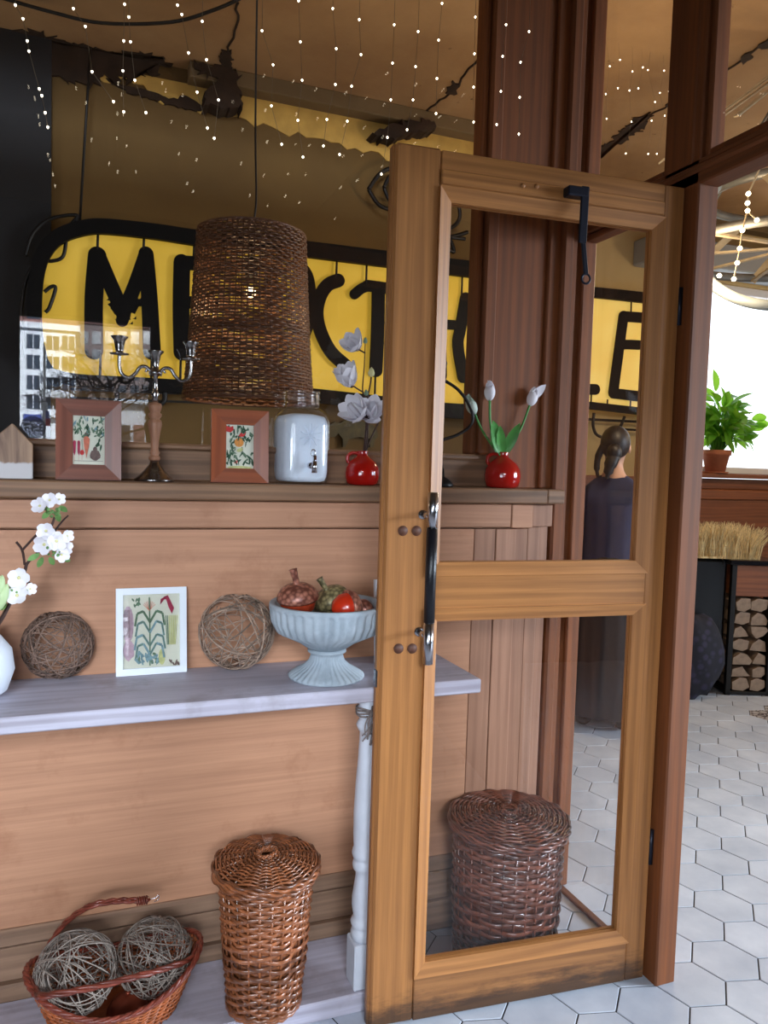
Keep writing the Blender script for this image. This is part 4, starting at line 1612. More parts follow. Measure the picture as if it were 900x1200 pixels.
# acorns
mt, nt, b = new_mat('copper_scales')
vo = N(nt, 'ShaderNodeTexVoronoi')
vo.inputs['Scale'].default_value = 95
nt.links.new(coords(nt), vo.inputs['Vector'])
nt.links.new(mixc(nt, ramp(nt, vo.outputs[0], [(0.2, 0.0), (0.7, 1.0)]), C(190, 126, 104), C(110, 62, 50)), b.inputs['Base Color'])
b.inputs['Metallic'].default_value = 0.2
b.inputs['Roughness'].default_value = 0.35
bump(nt, b, vo.outputs[0], -0.6, 0.003)
M_copper = mt
mt, nt, b = new_mat('bronze_green_scales')
vo = N(nt, 'ShaderNodeTexVoronoi')
vo.inputs['Scale'].default_value = 95
nt.links.new(coords(nt), vo.inputs['Vector'])
nt.links.new(mixc(nt, ramp(nt, vo.outputs[0], [(0.2, 0.0), (0.7, 1.0)]), C(160, 146, 104), C(84, 76, 50)), b.inputs['Base Color'])
b.inputs['Metallic'].default_value = 0.15
b.inputs['Roughness'].default_value = 0.4
bump(nt, b, vo.outputs[0], -0.6, 0.003)
M_bronze = mt
M_redac = plain('red_acorn_skin', C(196, 48, 22), 0.25, 0, 0.15, 30, coat=0.3)
M_redbr = plain('copper_red_acorn_skin', C(176, 66, 38), 0.3, 0.3, 0.25, 50, 0.2, 90)


def acorn(px, py, dy, s, axis, capm, bodym, label, stalk=True):
    c = at_y(px, py, BY + dy)
    root = thing('acorn', label, 'acorn', c, group='acorns in the stone bowl')
    root.rotation_euler = Vector(axis).normalized().to_track_quat('Z', 'Y').to_euler()
    q = MB()
    q.lathe([(0, -1.05 * s), (0.12 * s, -1.0 * s), (0.5 * s, -0.86 * s), (0.8 * s, -0.5 * s), (0.88 * s, -0.1 * s), (0.84 * s, 0.1 * s), (0, 0.12 * s)], 28)
    q.build('nut', bodym, root)
    q = MB()
    q.lathe([(0.85 * s, -0.06 * s), (0.98 * s, -0.08 * s), (1.03 * s, 0.02 * s), (0.98 * s, 0.25 * s), (0.80 * s, 0.50 * s), (0.5 * s, 0.68 * s), (0.18 * s, 0.74 * s), (0, 0.75 * s)], 32)
    q.build('cap', capm, root)
    if stalk:
        q = MB()
        q.tube(smooth_path([(0, 0, 0.66 * s), (-0.06 * s, 0, 1.0 * s), (-0.16 * s, 0, 1.45 * s)], 5), [0.20 * s, 0.17 * s, 0.16 * s, 0.16 * s, 0.16 * s, 0.16 * s, 0.16 * s, 0.17 * s, 0.18 * s, 0.19 * s, 0.21 * s], 12)
        q.build('stalk', capm, root)
    return root


acorn(349, 701, -0.018, 0.0475, (-0.12, -0.12, 1), M_copper, M_redbr, 'largest acorn, copper capped and upright at the left of the bowl')
acorn(389, 703, 0.032, 0.043, (-0.45, -0.1, 0.75), M_bronze, M_bronze, 'greenish bronze acorn at the back of the bowl')
acorn(408, 712, -0.030, 0.041, (0.9, 0.15, 0.05), M_copper, M_redac, 'bright red acorn lying on its side in the bowl', False)
acorn(428, 714, 0.006, 0.026, (0.85, 0.0, 0.5), M_copper, M_copper, 'small brown acorn at the right of the bowl', False)

# white round vase at the left edge with a blossom branch
pv = at_z(-32, 822, ZT)
sv = px_per_m((pv.x, pv.y, 0.85))
RV = 44 / sv
root = thing('round_vase', 'white round vase at the left end of the table', 'vase', (pv.x, pv.y + 0.02, ZT + 0.0005))
q = MB()
q.lathe([(0, 0), (RV * 0.55, 0), (RV * 0.82, RV * 0.2), (RV, RV * 0.75), (RV * 0.93, RV * 1.3), (RV * 0.6, RV * 1.75), (RV * 0.32, RV * 1.95), (RV * 0.36, RV * 2.1), (RV * 0.28, RV * 2.1), (RV * 0.25, RV * 1.9), (0, RV * 1.6)], 36)
q.build('body', plain('white_ceramic', C(214, 220, 230), 0.3), root)
yv2 = pv.y + 0.02
root = thing('blossom_branch', 'white apple blossom branch rising from the round vase', 'flowers', (pv.x, yv2, ZT + RV * 1.9))
ML = Matrix.Translation(-Vector(root.location))
q = MB(ML)
q.tube(smooth_path([(pv.x, yv2, ZT + RV * 1.7), P_(-14, 745, yv2), P_(0, 728, yv2), P_(12, 706, yv2), P_(28, 672, yv2), P_(32, 660, yv2), P_(44, 648, yv2 + 0.01), P_(60, 628, yv2 + 0.01), P_(72, 612, yv2 + 0.012), P_(80, 604, yv2 + 0.01)], 5), [0.0052 - 0.00008 * i for i in range(46)], 8)
for br in ([P_(29, 662, yv2), P_(26, 645, yv2), P_(19, 635, yv2)], [P_(26, 645, yv2), P_(36, 634, yv2), P_(44, 626, yv2), P_(56, 618, yv2)], [P_(28, 680, yv2), P_(36, 684, yv2 - 0.005)], [P_(58, 624, yv2), P_(64, 606, yv2)], [P_(12, 700, yv2), P_(6, 690, yv2), P_(2, 680, yv2)]):
    q.tube(smooth_path(br, 4), 0.0026, 7)
q.build('stem', M_twig, root)
M_bgreen = plain('blossom_green', C(110, 150, 86), 0.5, 0, 0.25, 50)
rnd = random.Random(21)


def blossom(c, d, R_):
    q = MB(ML)
    d = Vector(d).normalized()
    u = d.orthogonal().normalized()
    vv = d.cross(u)
    a0 = rnd.uniform(0, 6)
    for k in range(5):
        a = a0 + 2 * pi * k / 5
        out = u * cos(a) + vv * sin(a)
        q.blade(Vector(c) + out * R_ * 0.1, out * 0.95 + d * 0.3, d, R_, R_ * 0.98, 0.2, 0, 6, lambda t: sin(pi * (0.08 + 0.84 * t)) ** 0.55, 0.1)
    q.ball(Vector(c) + d * 0.002, R_ * 0.16, n=8, mat=1)
    q.build('flower', [M_petal, M_petaly], root)


for (px, py, R_, dx) in ((47, 593, 0.017, -0.4), (58, 586, 0.016, 0), (69, 585, 0.013, 0.4), (54, 622, 0.019, -0.1), (52, 638, 0.021, -0.3), (66, 634, 0.021, 0.3), (75, 642, 0.017, 0.6), (72, 650, 0.016, 0.3), (78, 628, 0.014, 0.6), (22, 677, 0.022, 0.0), (20, 698, 0.022, -0.1), (35, 690, 0.013, 0.5)):
    blossom(P_(px, py, yv2 - 0.016 + rnd.uniform(-.006, .006)), (dx, -1, rnd.uniform(-.1, .5)), R_)
q = MB(ML)
for (cxp, cyp, sp_) in ((62, 600, 9), (64, 646, 10), (24, 689, 12)):
    for k in range(16):
        q.ball(P_(cxp + rnd.uniform(-sp_, sp_), cyp + rnd.uniform(-5, 5), yv2 - 0.012 + rnd.uniform(-.008, .006)), rnd.uniform(.0025, .0045), n=8)
for (px, py, ddx, L_) in ((58, 602, -0.4, .028), (66, 604, 0.2, .03), (70, 596, 0.6, .025), (46, 652, -.8, .03), (50, 656, -.2, .032), (58, 656, .3, .026), (74, 656, .8, .02), (6, 706, -0.1, .03)):
    c = P_(px, py - 3, yv2 - 0.008)
    q.blade(c, (ddx, -0.4, -0.5), (0, -1, 0.2), L_, 0.012, 0.3, 0, 5)
q.build('foliage', M_bgreen, root)
# lily bud beside it
root = thing('lily_bud', 'pale green lily bud at the far left of the table', 'flower', (pv.x - 0.01, yv2 - 0.02, ZT + RV * 1.95))
ML = Matrix.Translation(-Vector(root.location))
q = MB(ML)
q.tube(smooth_path([(pv.x - 0.004, yv2 - 0.01, ZT + RV * 1.8), P_(-12, 740, yv2 - 0.03), P_(-5, 715, yv2 - 0.03)], 5), 0.003, 8)
q.build('stem', M_leaf, root)
q = MB(ML)
for (a, b2) in (((-5, 716), (9, 684)), ((-6, 700), (3, 674))):
    A, B_ = P_(*a, yv2 - 0.03), P_(*b2, yv2 - 0.03)
    L = (B_ - A).length
    q.tube([A.lerp(B_, t) for t in (0, .15, .35, .6, .8, .93, 1)], [0.005, 0.010, 0.0125, 0.0115, 0.008, 0.004, 0.0008], 12)
q.build('flower', plain('lily_green', C(190, 212, 158), 0.45, 0, 0.1, 20), root)

# ================================================================== HANDLED BASKET AT LOWER LEFT
M_cane = plain('dark_red_cane', C(112, 50, 36), 0.35, 0, 0.3, 50, 0.1, 150, island=0.3)
M_caneo = plain('orange_cane', C(158, 84, 44), 0.4, 0, 0.3, 50, 0.1, 150, island=0.3)
GX, GY = 0.065, 1.742
root = thing('gift_basket', 'dark red cane basket of twig balls on the foot board', 'basket', (GX, GY, 0.049))
a_, b_2 = 0.180, 0.125
Hh = 0.078


def oval_weave(mb, z0, z1, rows_, stakes):
    n_ = stakes * 3
    for i in range(rows_):
        t = (i + 0.5) / rows_
        z = z0 + (z1 - z0) * t
        k_ = 0.72 + 0.28 * t
        pts = []
        for k in range(n_):
            a = 2 * pi * k / n_
            d = 0.0035 * cos(stakes / 2 * a + pi * (i % 2))
            pts.append(((a_ * k_ + d) * cos(a), (b_2 * k_ + d) * sin(a), z + 0.058 * (cos(a) ** 2) * t))
        mb.tube(pts, (z1 - z0) / rows_ * 0.5, 5, closed=True)


q = MB()
oval_weave(q, 0.005, Hh, 17, 40)
for k in range(40):
    a = 2 * pi * k / 40
    q.tube([(a_ * 0.72 * cos(a), b_2 * 0.72 * sin(a), 0.002), (a_ * cos(a), b_2 * sin(a), Hh + 0.058 * cos(a) ** 2)], 0.0024, 5)
vs = [(0, 0, 0.006)] + [(a_ * 0.7 * cos(2 * pi * k / 32), b_2 * 0.7 * sin(2 * pi * k / 32), 0.006) for k in range(32)]
q.add(vs, [(0, 1 + k, 1 + (k + 1) % 32) for k in range(32)])
q.build('body', M_caneo, root)
q = MB()
for j in range(3):
    q.tube([((a_ + 0.004 + 0.003 * cos(16 * t + j * 2.1)) * cos(t), (b_2 + 0.004 + 0.003 * cos(16 * t + j * 2.1)) * sin(t), Hh + 0.005 + 0.058 * cos(t) ** 2 + 0.003 * sin(16 * t + j * 2.1)) for t in [2 * pi * i / 90 for i in range(90)]], 0.0042, 6, closed=True)
q.build('rim', M_cane, root)
q = MB()
ML = Matrix.Translation(-Vector(root.location))
q = MB(ML)
hp = smooth_path([(GX - 0.172, GY + 0.02, 0.165), (GX - 0.150, GY + 0.05, 0.19), P_(58, 1106, GY + 0.08), P_(78, 1080, GY + 0.06), P_(105, 1062, GY), P_(135, 1056, GY), P_(160, 1055, GY), P_(174, 1054, GY)], 6)
for j in range(3):
    q.tube([p_ + Vector((0.0025 * cos(i * 0.7 + j * 2.1), 0.0035 * sin(i * 0.7 + j * 2.1), 0.0025 * sin(i * 0.7 + j * 2.1))) for i, p_ in enumerate(hp)], 0.0036, 6)
hf = smooth_path([(GX + a_ - 0.004, GY - 0.01, 0.049 + Hh + 0.06), P_(222, 1124, 1.69), P_(190, 1136, 1.645), P_(150, 1147, 1.622), P_(100, 1159, 1.612), P_(50, 1167, 1.625), (GX - a_ + 0.02, GY - 0.06, 0.049 + Hh + 0.055), (GX - a_ - 0.002, GY - 0.012, 0.049 + Hh + 0.06)], 6)
q2 = MB(ML)
for j in range(3):
    q2.tube([p_ + Vector((0.0025 * cos(i * 0.7 + j * 2.1), 0.0035 * sin(i * 0.7 + j * 2.1), 0.0035 * cos(i * 0.7 + j * 2.1))) for i, p_ in enumerate(hf)], 0.0040, 6)
q2.build('handle', M_cane, root)
e = hp[-1]
for j in range(5):
    q.tube([(e.x - 0.004 - 0.005 * j + 0.0, e.y + 0.008 * cos(t), e.z + 0.008 * sin(t)) for t in [2 * pi * i / 14 for i in range(14)]], 0.0022, 5, closed=True)
hdl = q.build('handle', M_cane, root)
q = MB(ML)
q.tube(smooth_path([e, (e.x + 0.014, e.y, e.z + 0.001), (e.x + 0.022, e.y, e.z + 0.006), (e.x + 0.021, e.y, e.z - 0.004), (e.x + 0.012, e.y - 0.002, e.z - 0.006)], 5), 0.0011, 6)
q.build('wire_hook', M_steel, hdl)
p = P_(89, 1140, GY - 0.012)
R1_ = 47 / px_per_m(p)
twig_ball('twig_ball', tuple(p), R1_, 'left of the two twig balls in the red cane basket', M_twigg, 13, 60, 0.0012, 'twig balls')
p = P_(181, 1120, GY + 0.012)
twig_ball('twig_ball', tuple(p), 43.5 / px_per_m(p), 'right of the two twig balls in the red cane basket', M_twigg, 14, 65, 0.0012, 'twig balls')
M_bauble = plain('copper_red_bauble', C(130, 60, 40), 0.3, 0.6, 0.15, 20)
for (px, py, dy, R_, lb) in ((150, 1188, -0.03, 0.047, 'copper red ball low in the middle of the cane basket'), (182, 1178, -0.02, 0.034, 'smaller copper red ball at the right in the cane basket')):
    q = MB()
    q.ball((0, 0, 0), R_, n=24)
    q.tube([(0, 0, R_ - 0.002), (0, 0, R_ + 0.006)], 0.006, 10)
    tag(q.build('bauble', M_bauble, None, tuple(P_(px, py, GY + dy))), lb, 'ball')

# ================================================================== DINING ROOM
# ---- lit sign on the far wall
YF = YS - 0.075     # face of the lit panel
root = thing('hanging_sign', 'long lit yellow sign with black cut-out letters behind the big window', 'sign', (1.2, YF, 2.0))
OFF = -Vector(root.location)
ML = Matrix.Translation(OFF)
mt, nt, b = new_mat('lit_yellow_panel')
n1 = noise(nt, coords(nt), 2.2, 4)
cc = mixc(nt, ramp(nt, n1, [(0.3, 0.0), (0.7, 1.0)]), C(200, 160, 38), C(224, 186, 70))
nt.links.new(cc, b.inputs['Base Color'])
nt.links.new(cc, b.inputs['Emission Color'])
b.inputs['Emission Strength'].default_value = 0.38
b.inputs['Roughness'].default_value = 0.7
M_lit = mt


def X(px, py, y=None):
    p_ = at_y(px, py, YF if y is None else y)
    return Vector((p_.x, p_.y, p_.z))


tp = [(64, 283), (76, 274), (95, 269), (127, 268), (184, 275), (238, 282), (330, 291), (430, 302), (520, 312), (600, 321), (660, 328)]
bt = [(660, 492), (571, 483), (455, 472), (367, 459), (238, 454), (160, 450), (90, 447), (68, 440), (56, 420), (49, 390), (47, 360), (49, 320), (54, 298)]
XR = XK - 0.06
outline = [X(*p_) for p_ in tp + bt]
outline = [Vector((min(p_.x, XR), p_.y, p_.z)) for p_ in outline]
q = MB(ML)
q.prism([(p_.x, p_.z) for p_ in outline], YF, YF + 0.03)
q.build('panel', M_lit, root)


def stroke(mb, pts, wpx, y, t=0.012, k=4):
    """thick flat stroke with round ends; width in pixels of the photograph at that depth"""
    P2 = smooth_path([X(*p_, y) for p_ in pts], k) if len(pts) > 2 else [X(*p_, y) for p_ in pts]
    w_ = [wpx] * len(P2) if isinstance(wpx, (int, float)) else [wpx[0] + (wpx[1] - wpx[0]) * i / (len(P2) - 1) for i in range(len(P2))]
    r = [w_[i] * 0.5 / px_per_m(P2[i]) for i in range(len(P2))]
    L_, R_ = [], []
    for i in range(len(P2)):
        d = (P2[min(i + 1, len(P2) - 1)] - P2[max(i - 1, 0)])
        d = Vector((d.x, 0, d.z)).normalized()
        nn = Vector((-d.z, 0, d.x))
        L_.append(P2[i] + nn * r[i])
        R_.append(P2[i] - nn * r[i])

    def capp(c, d, rr):
        nn = Vector((-d.z, 0, d.x))
        return [c + nn * (rr * cos(a)) + d * (rr * sin(a)) for a in [pi * j / 8 for j in range(1, 8)]]
    d1 = Vector((P2[-1].x - P2[-2].x, 0, P2[-1].z - P2[-2].z)).normalized()
    d0 = Vector((P2[0].x - P2[1].x, 0, P2[0].z - P2[1].z)).normalized()
    poly = L_ + capp(P2[-1], d1, r[-1]) + list(reversed(R_)) + capp(P2[0], d0, r[0])
    mb.prism([(p_.x, p_.z) for p_ in poly], y - t, y)


yl = YF - 0.012
letters = {
    'letter_m': [([(114, 300), (110, 350), (110, 411)], 20.5), ([(171, 298), (175, 350), (178, 412)], (17, 20)), ([(116, 302), (130, 335), (144, 366)], 17), ([(170, 301), (158, 335), (144, 368)], 16), ([(140, 360), (146, 366), (143, 376)], 14), ([(133, 356), (150, 362), (158, 350)], 7)],
    'letter_e': [([(213, 308), (212, 360), (213, 413)], 19), ([(213, 308), (240, 310), (272, 314)], 16), ([(213, 354), (240, 356), (262, 358)], 14), ([(213, 414), (245, 418), (272, 421)], 16)],
    'letter_k': [([(348, 308), (360, 322), (364, 345), (363, 375), (352, 404)], 12), ([(396, 329), (384, 334), (375, 347), (371, 366), (375, 388), (387, 412), (404, 428)], 15.5), ([(360, 340), (372, 350)], 14), ([(318, 306), (318, 360), (320, 424)], 16)],
    'letter_t': [([(415, 345), (424, 338), (434, 335)], 12), ([(430, 335), (452, 338), (480, 342)], 13), ([(443, 338), (442, 390), (440, 434)], 16)],
    'letter_n': [([(516, 346), (515, 390), (516, 440)], 15), ([(517, 380), (530, 381), (541, 382)], 11), ([(545, 350), (539, 385), (536, 405), (542, 442)], 14)],
    'letter_y': [([(577, 352), (571, 395), (570, 442)], 14), ([(572, 398), (590, 398), (602, 412), (600, 434), (572, 444)], 12), ([(628, 358), (625, 400), (626, 450)], 14)],
}
for nm, sts in letters.items():
    q = MB(ML)
    for i, (pts, wp) in enumerate(sts):
        stroke(q, pts, wp, yl - 0.0006 * i)
    if nm == 'letter_m':
        blot = [(127, 356), (133, 352), (140, 358), (150, 350), (160, 352), (166, 347), (167, 356), (161, 360), (158, 368), (153, 366), (152, 374), (147, 372), (146, 378), (141, 376), (140, 370), (134, 368), (130, 362)]
        blot = [X(*p_, yl) for p_ in blot]
        q.prism(ragged([(p_.x, p_.z) for p_ in blot], 0.012, 0.006, 4), yl - 0.014, yl - 0.004)
        for p_ in ((164, 358), (158, 373), (137, 374), (168, 352), (127, 351), (154, 379)):
            c_ = X(*p_, yl)
            q.prism(ragged([(c_.x - 0.008, c_.z - 0.005), (c_.x + 0.009, c_.z - 0.004), (c_.x + 0.004, c_.z + 0.009)], 0.005, 0.002, 3), yl - 0.014, yl - 0.004)
    q.build('letter', M_blackpaint, root)
q = MB(ML)
stroke(q, [(66, 446), (49, 425), (42, 390), (41, 350), (45, 315), (55, 292), (72, 277), (100, 268), (127, 267), (184, 273), (238, 281), (330, 290), (430, 302), (520, 313), (600, 322), (640, 327)], (15, 19), yl - 0.004, 0.03)
stroke(q, [(58, 438), (90, 446), (160, 450), (238, 455), (300, 459), (367, 464), (455, 474), (520, 481), (571, 484), (640, 491)], (14, 18), yl - 0.005, 0.03)
q.build('frame', M_blackpaint, root)
for (x_, a0, a1_) in ((115, 266, 296), (169, 272, 296), (228, 279, 300), (395, 298, 326), (430, 302, 335), (542, 316, 345), (575, 320, 350), (118, 412, 448), (178, 414, 450), (212, 418, 452), (440, 436, 470), (545, 446, 480)):
    q = MB(ML)
    q.tube([X(x_, a0, yl - 0.008), X(x_ - 1, a1_, yl - 0.008)], 0.006, 6)
    q.build('hanger', M_black, root)
for y_ in (378, 402):
    q = MB(ML)
    q.tube([X(446, y_, yl - 0.006), X(480, y_ + 1, yl - 0.006)], 0.004, 6)
    q.build('tie_wire', M_black, root)
q = MB(ML)
for (y_, w_) in ((456, 3.0), (466, 2.6)):
    stroke(q, [(84, y_), (160, y_ + 3), (240, y_ + 6)], w_, yl + 0.006, 0.01)
stroke(q, [(137, 448), (137, 470)], 5, yl + 0.004, 0.01)
for pts in ([(189, 448), (193, 462), (192, 470), (186, 475)],):
    q.tube(smooth_path([X(*p_, yl) for p_ in pts], 5), 0.013, 8)
q.build('lower_rail', M_black, root)
# iron leaves on the left end, eye and bird foot above
q = MB(ML)
for pts in ([(45, 300), (30, 330), (25, 370), (24, 420)], [(30, 300), (38, 275), (58, 257), (90, 252), (84, 262), (78, 272)], [(78, 274), (74, 300), (60, 306), (55, 304)], [(52, 342), (60, 336), (65, 338), (58, 360), (53, 366)], [(90, 252), (92, 268)]):
    q.tube(smooth_path([X(*p_, yl - 0.006) for p_ in pts], 6), 0.0085, 8)
q.build('iron_leaf', M_black, root)
q = MB(ML)
for pts in ([(432, 222), (446, 203), (466, 196), (500, 203), (530, 226), (539, 252), (530, 266), (512, 266)], [(432, 222), (444, 240), (462, 246), (486, 244), (512, 266)], [(450, 220), (458, 206), (474, 206), (484, 220), (474, 236), (458, 236), (450, 220)], [(460, 218), (468, 212), (474, 220), (468, 228), (460, 222)],
            [(516, 274), (530, 277), (548, 272)], [(520, 270), (528, 282), (532, 295), (526, 292)], [(528, 278), (545, 280)]):
    q.tube(smooth_path([X(*p_, yl - 0.006) for p_ in pts], 6), 0.011, 8)
q.build('iron_scroll', M_black, root)
q = MB(ML)
tz = at_y(103, 80, YF).z
q.tube([X(93, 268, yl - 0.006), X(103, 105, yl - 0.006), Vector((X(106, 60).x, YF, ZC - 0.03))], 0.006, 6)
q.build('cable', M_black, root)

# second sign board beyond the step, seen through the sidelight
YF2 = YB - 0.07
root = thing('wall_sign', 'second lit sign section with a black letter seen through the sidelight', 'sign', (3.3, YF2, 2.0))
ML = Matrix.Translation(-Vector(root.location))
mt, nt, b = new_mat('lit_pale_panel')
n1 = noise(nt, coords(nt), 2.2, 4)
cc = mixc(nt, ramp(nt, n1, [(0.3, 0.0), (0.7, 1.0)]), C(232, 190, 84), C(246, 214, 118))
nt.links.new(cc, b.inputs['Base Color'])
nt.links.new(cc, b.inputs['Emission Color'])
b.inputs['Emission Strength'].default_value = 0.55
M_lit2 = mt
A, B_, C_, D_ = X(664, 344, YF2), X(800, 358, YF2), X(800, 482, YF2), X(664, 474, YF2)
q = MB(ML)
q.prism([(A.x, A.z), (B_.x, B_.z), (C_.x, C_.z), (D_.x, D_.z)], YF2, YF2 + 0.03)
q.build('panel', M_lit2, root)
y2 = YF2 - 0.012
q = MB(ML)
stroke(q, [(664, 455), (680, 456), (697, 456.5)], 12.5, y2)
stroke(q, [(676, 366), (672, 410), (670, 455)], 12.5, y2 - 0.001)
q.build('letter', M_blackpaint, root)
q = MB(ML)
for i, (pts, wp) in enumerate([([(730, 371), (724, 415), (718, 460)], 13), ([(730, 371), (745, 372), (758, 373)], 12), ([(727, 404), (738, 404), (748, 404.5)], 11), ([(718, 461), (735, 463), (752, 465)], 12)]):
    stroke(q, pts, wp, y2 - 0.0006 * i)
q.build('letter', M_blackpaint, root)
q = MB(ML)
stroke(q, [(660, 340), (730, 347), (800, 355)], 12, y2 - 0.004, 0.03)
q.build('frame_bar', M_blackpaint, root)
q = MB(ML)
stroke(q, [(660, 472), (730, 480), (800, 488)], 8.5, y2 - 0.004, 0.03)
q.build('frame_bar', M_blackpaint, root)
q = MB(ML)
stroke(q, [(660, 490), (730, 493.5), (800, 497)], 3, y2 - 0.002, 0.01)
q.build('frame_bar', M_blackpaint, root)
q = MB(ML)
stroke(q, [(728, 503), (800, 507)], 2.6, y2 - 0.002, 0.01)
q.build('frame_bar', M_blackpaint, root)
for (x_, a0, a1_) in ((740, 348, 368), (693, 462, 478), (712, 468, 480), (739, 468, 482)):
    q = MB(ML)
    q.tube([X(x_, a0, y2 - 0.008), X(x_ - 0.6, a1_, y2 - 0.008)], 0.006, 6)
    q.build('hanger', M_black, root)
for pts in ([(696, 484), (695, 498), (698, 508), (704, 512)], [(732, 488), (728, 498), (724, 505)]):
    q = MB(ML)
    q.tube(smooth_path([X(*p_, y2 - 0.008) for p_ in pts], 5), 0.011, 8)
    q.build('iron_hook', M_black, root)

# boar figure on the wall
q = MB()
pts = [(383, 508), (386, 498), (392, 494), (398, 496), (404, 492), (412, 494), (424, 494), (434, 497), (441, 503), (442, 512), (438, 516), (437, 524), (433, 524), (432, 514), (420, 512), (408, 515), (404, 524), (401, 524), (401, 514), (396, 508), (392, 512), (386, 512)]
c0 = X(410, 505, YS - 0.02)
q.prism([(X(*p_, YS - 0.02).x - c0.x, X(*p_, YS - 0.02).z - c0.z) for p_ in pts], -0.012, 0.012)
tag(q.build('boar_plaque', plain('dim_bronze', C(70, 60, 28), 0.6, 0.2, 0.4, 30, 0.3, 60), None, c0), 'dim bronze animal silhouette on the wall under the sign', 'plaque')

# ---- woven pendant lamp
LY = 2.72
tc_, bc_ = at_y(296, 282, LY), at_y(291, 470, LY)
sl = px_per_m((0.5 * (tc_.x + bc_.x), LY, 1.8))
RT, RB_ = 61.5 / sl, 75.5 / sl
HL = tc_.z - bc_.z + 0.02
lxp = 0.5 * (tc_.x + bc_.x)
lamp = thing('pendant_lamp', 'large brown woven pendant lamp hanging behind the glass', 'lamp', (lxp, LY, bc_.z))
mt, nt, b = new_mat('lamp_wicker')
g = N(nt, 'ShaderNodeNewGeometry')
hs = N(nt, 'ShaderNodeHueSaturation')
k = math_n(nt, 'MULTIPLY_ADD', g.outputs['Random Per Island'], 0.5)
k.node.inputs[2].default_value = 0.75
nt.links.new(k, hs.inputs['Value'])
hs.inputs['Color'].default_value = C(92, 58, 36)
nt.links.new(hs.outputs[0], b.inputs['Base Color'])
b.inputs['Roughness'].default_value = 0.4
M_lampw = mt


def lrad(z):
    t = z / HL
    return RB_ + (RT - RB_) * (t ** 0.75) if t > 0.12 else RB_ * (1.0) + (RT - RB_) * (0.12 ** 0.75) * t / 0.12


q = MB()
rnd = random.Random(9)
rows = 54
for i in range(rows):
    z = HL * (i + 0.5) / rows
    dense = i < 2 or 6 <= i <= 11 or 20 <= i <= 23 or i >= 48
    R_ = lrad(z)
    stakes = 64
    n_ = stakes * 2
    hr = HL / rows * (0.52 if dense else rnd.uniform(0.30, 0.44))
    tr = 0.0026
    vs = []
    for k in range(n_):
        a = 2 * pi * k / n_
        rr = R_ + 0.0042 * cos(stakes / 2 * a + pi * (i % 2))
        zz = z + 0.0010 * sin(9 * a + i * 1.7) + 0.0006 * sin(23 * a + i)
        hk = hr * (1 + 0.3 * sin(7 * a + i * 2.3) * sin(3 * a + i))
        for (du, dz) in ((tr, 0), (0, hk), (-tr, 0), (0, -hk)):
            vs.append(((rr + du) * cos(a), (rr + du) * sin(a), zz + dz))
    fs = []
    for k in range(n_):
        l = (k + 1) % n_
        for e_ in range(4):
            f_ = (e_ + 1) % 4
            fs.append((k * 4 + e_, l * 4 + e_, l * 4 + f_, k * 4 + f_))
    q.add(vs, fs, 0, True)
for k in range(64):
    a = 2 * pi * (k + 0.5) / 64
    q.tube([(lrad(HL * t) * cos(a), lrad(HL * t) * sin(a), HL * t) for t in (0, .1, .25, .5, .75, 1.0)], 0.0024, 4)
q.build('lamp_shade', M_lampw, lamp)
q = MB()
for zz, rr in ((0.0, RB_), (HL, RT)):
    q = MB()
    q.tube([(rr * cos(t), rr * sin(t), zz) for t in [2 * pi * i / 64 for i in range(64)]], 0.005, 6, closed=True)
    q.build('rim', M_lampw, lamp)
q = MB()
for k in range(3):
    a = 2 * pi * k / 3
    q.tube([(0, 0, HL - 0.02), (RT * cos(a), RT * sin(a), HL - 0.01)], 0.003, 6)
q.build('spider', M_lampw, lamp)
q = MB()
q.tube(smooth_path([(0, 0, HL - 0.09), (0.0, 0, HL + 0.02), (0.012, 0, HL + 0.12), (0.004, 0, HL + 0.4), (0.0, 0, ZC - bc_.z)], 6), 0.0035, 6)
q.tube([(0, 0, HL - 0.16), (0, 0, HL - 0.08)], 0.022, 14)
q.build('cord', M_black, lamp)
q = MB()
q.ball((0, 0, HL - 0.20), 0.017, 0.017, 0.024, 16)
q.build('bulb', glow('warm_bulb', (1.0, 0.72, 0.38, 1), 7.0), lamp)


def point(name, loc, power, col, r=0.05):
    l = bpy.data.lights.new(name, 'POINT')
    l.energy, l.color, l.shadow_soft_size = power, col, r
    o = bpy.data.objects.new(name, l)
    COL.objects.link(o)
    o.location = loc
    return o


point('pendant_bulb_light', (lxp, LY, bc_.z + HL - 0.27), 5, (1.0, 0.70, 0.36))
# added fill lamps out of view, brightening the dining-room ceiling
for (lx_, ly_, pw_) in ((-1.6, 3.0, 8), (2.3, 2.5, 28), (4.6, 3.0, 28), (3.6, 0.6, 9)):
    point('dining_room_fill_light', (lx_, ly_, 2.1), pw_, (1.0, 0.76, 0.48), 0.12)

# cable swagged along the ceiling
q = MB()
q.tube(smooth_path([at_z(-10, -6, ZC - 0.02), at_z(60, 14, ZC - 0.06), at_z(120, 27, ZC - 0.09), at_z(200, 26, ZC - 0.09), at_z(250, 12, ZC - 0.05), at_z(282, -2, ZC - 0.01)], 6), 0.008, 6)
tag(q.build('ceiling_cable', M_black), 'dark cable sagging under the tan ceiling at upper left', 'cable')

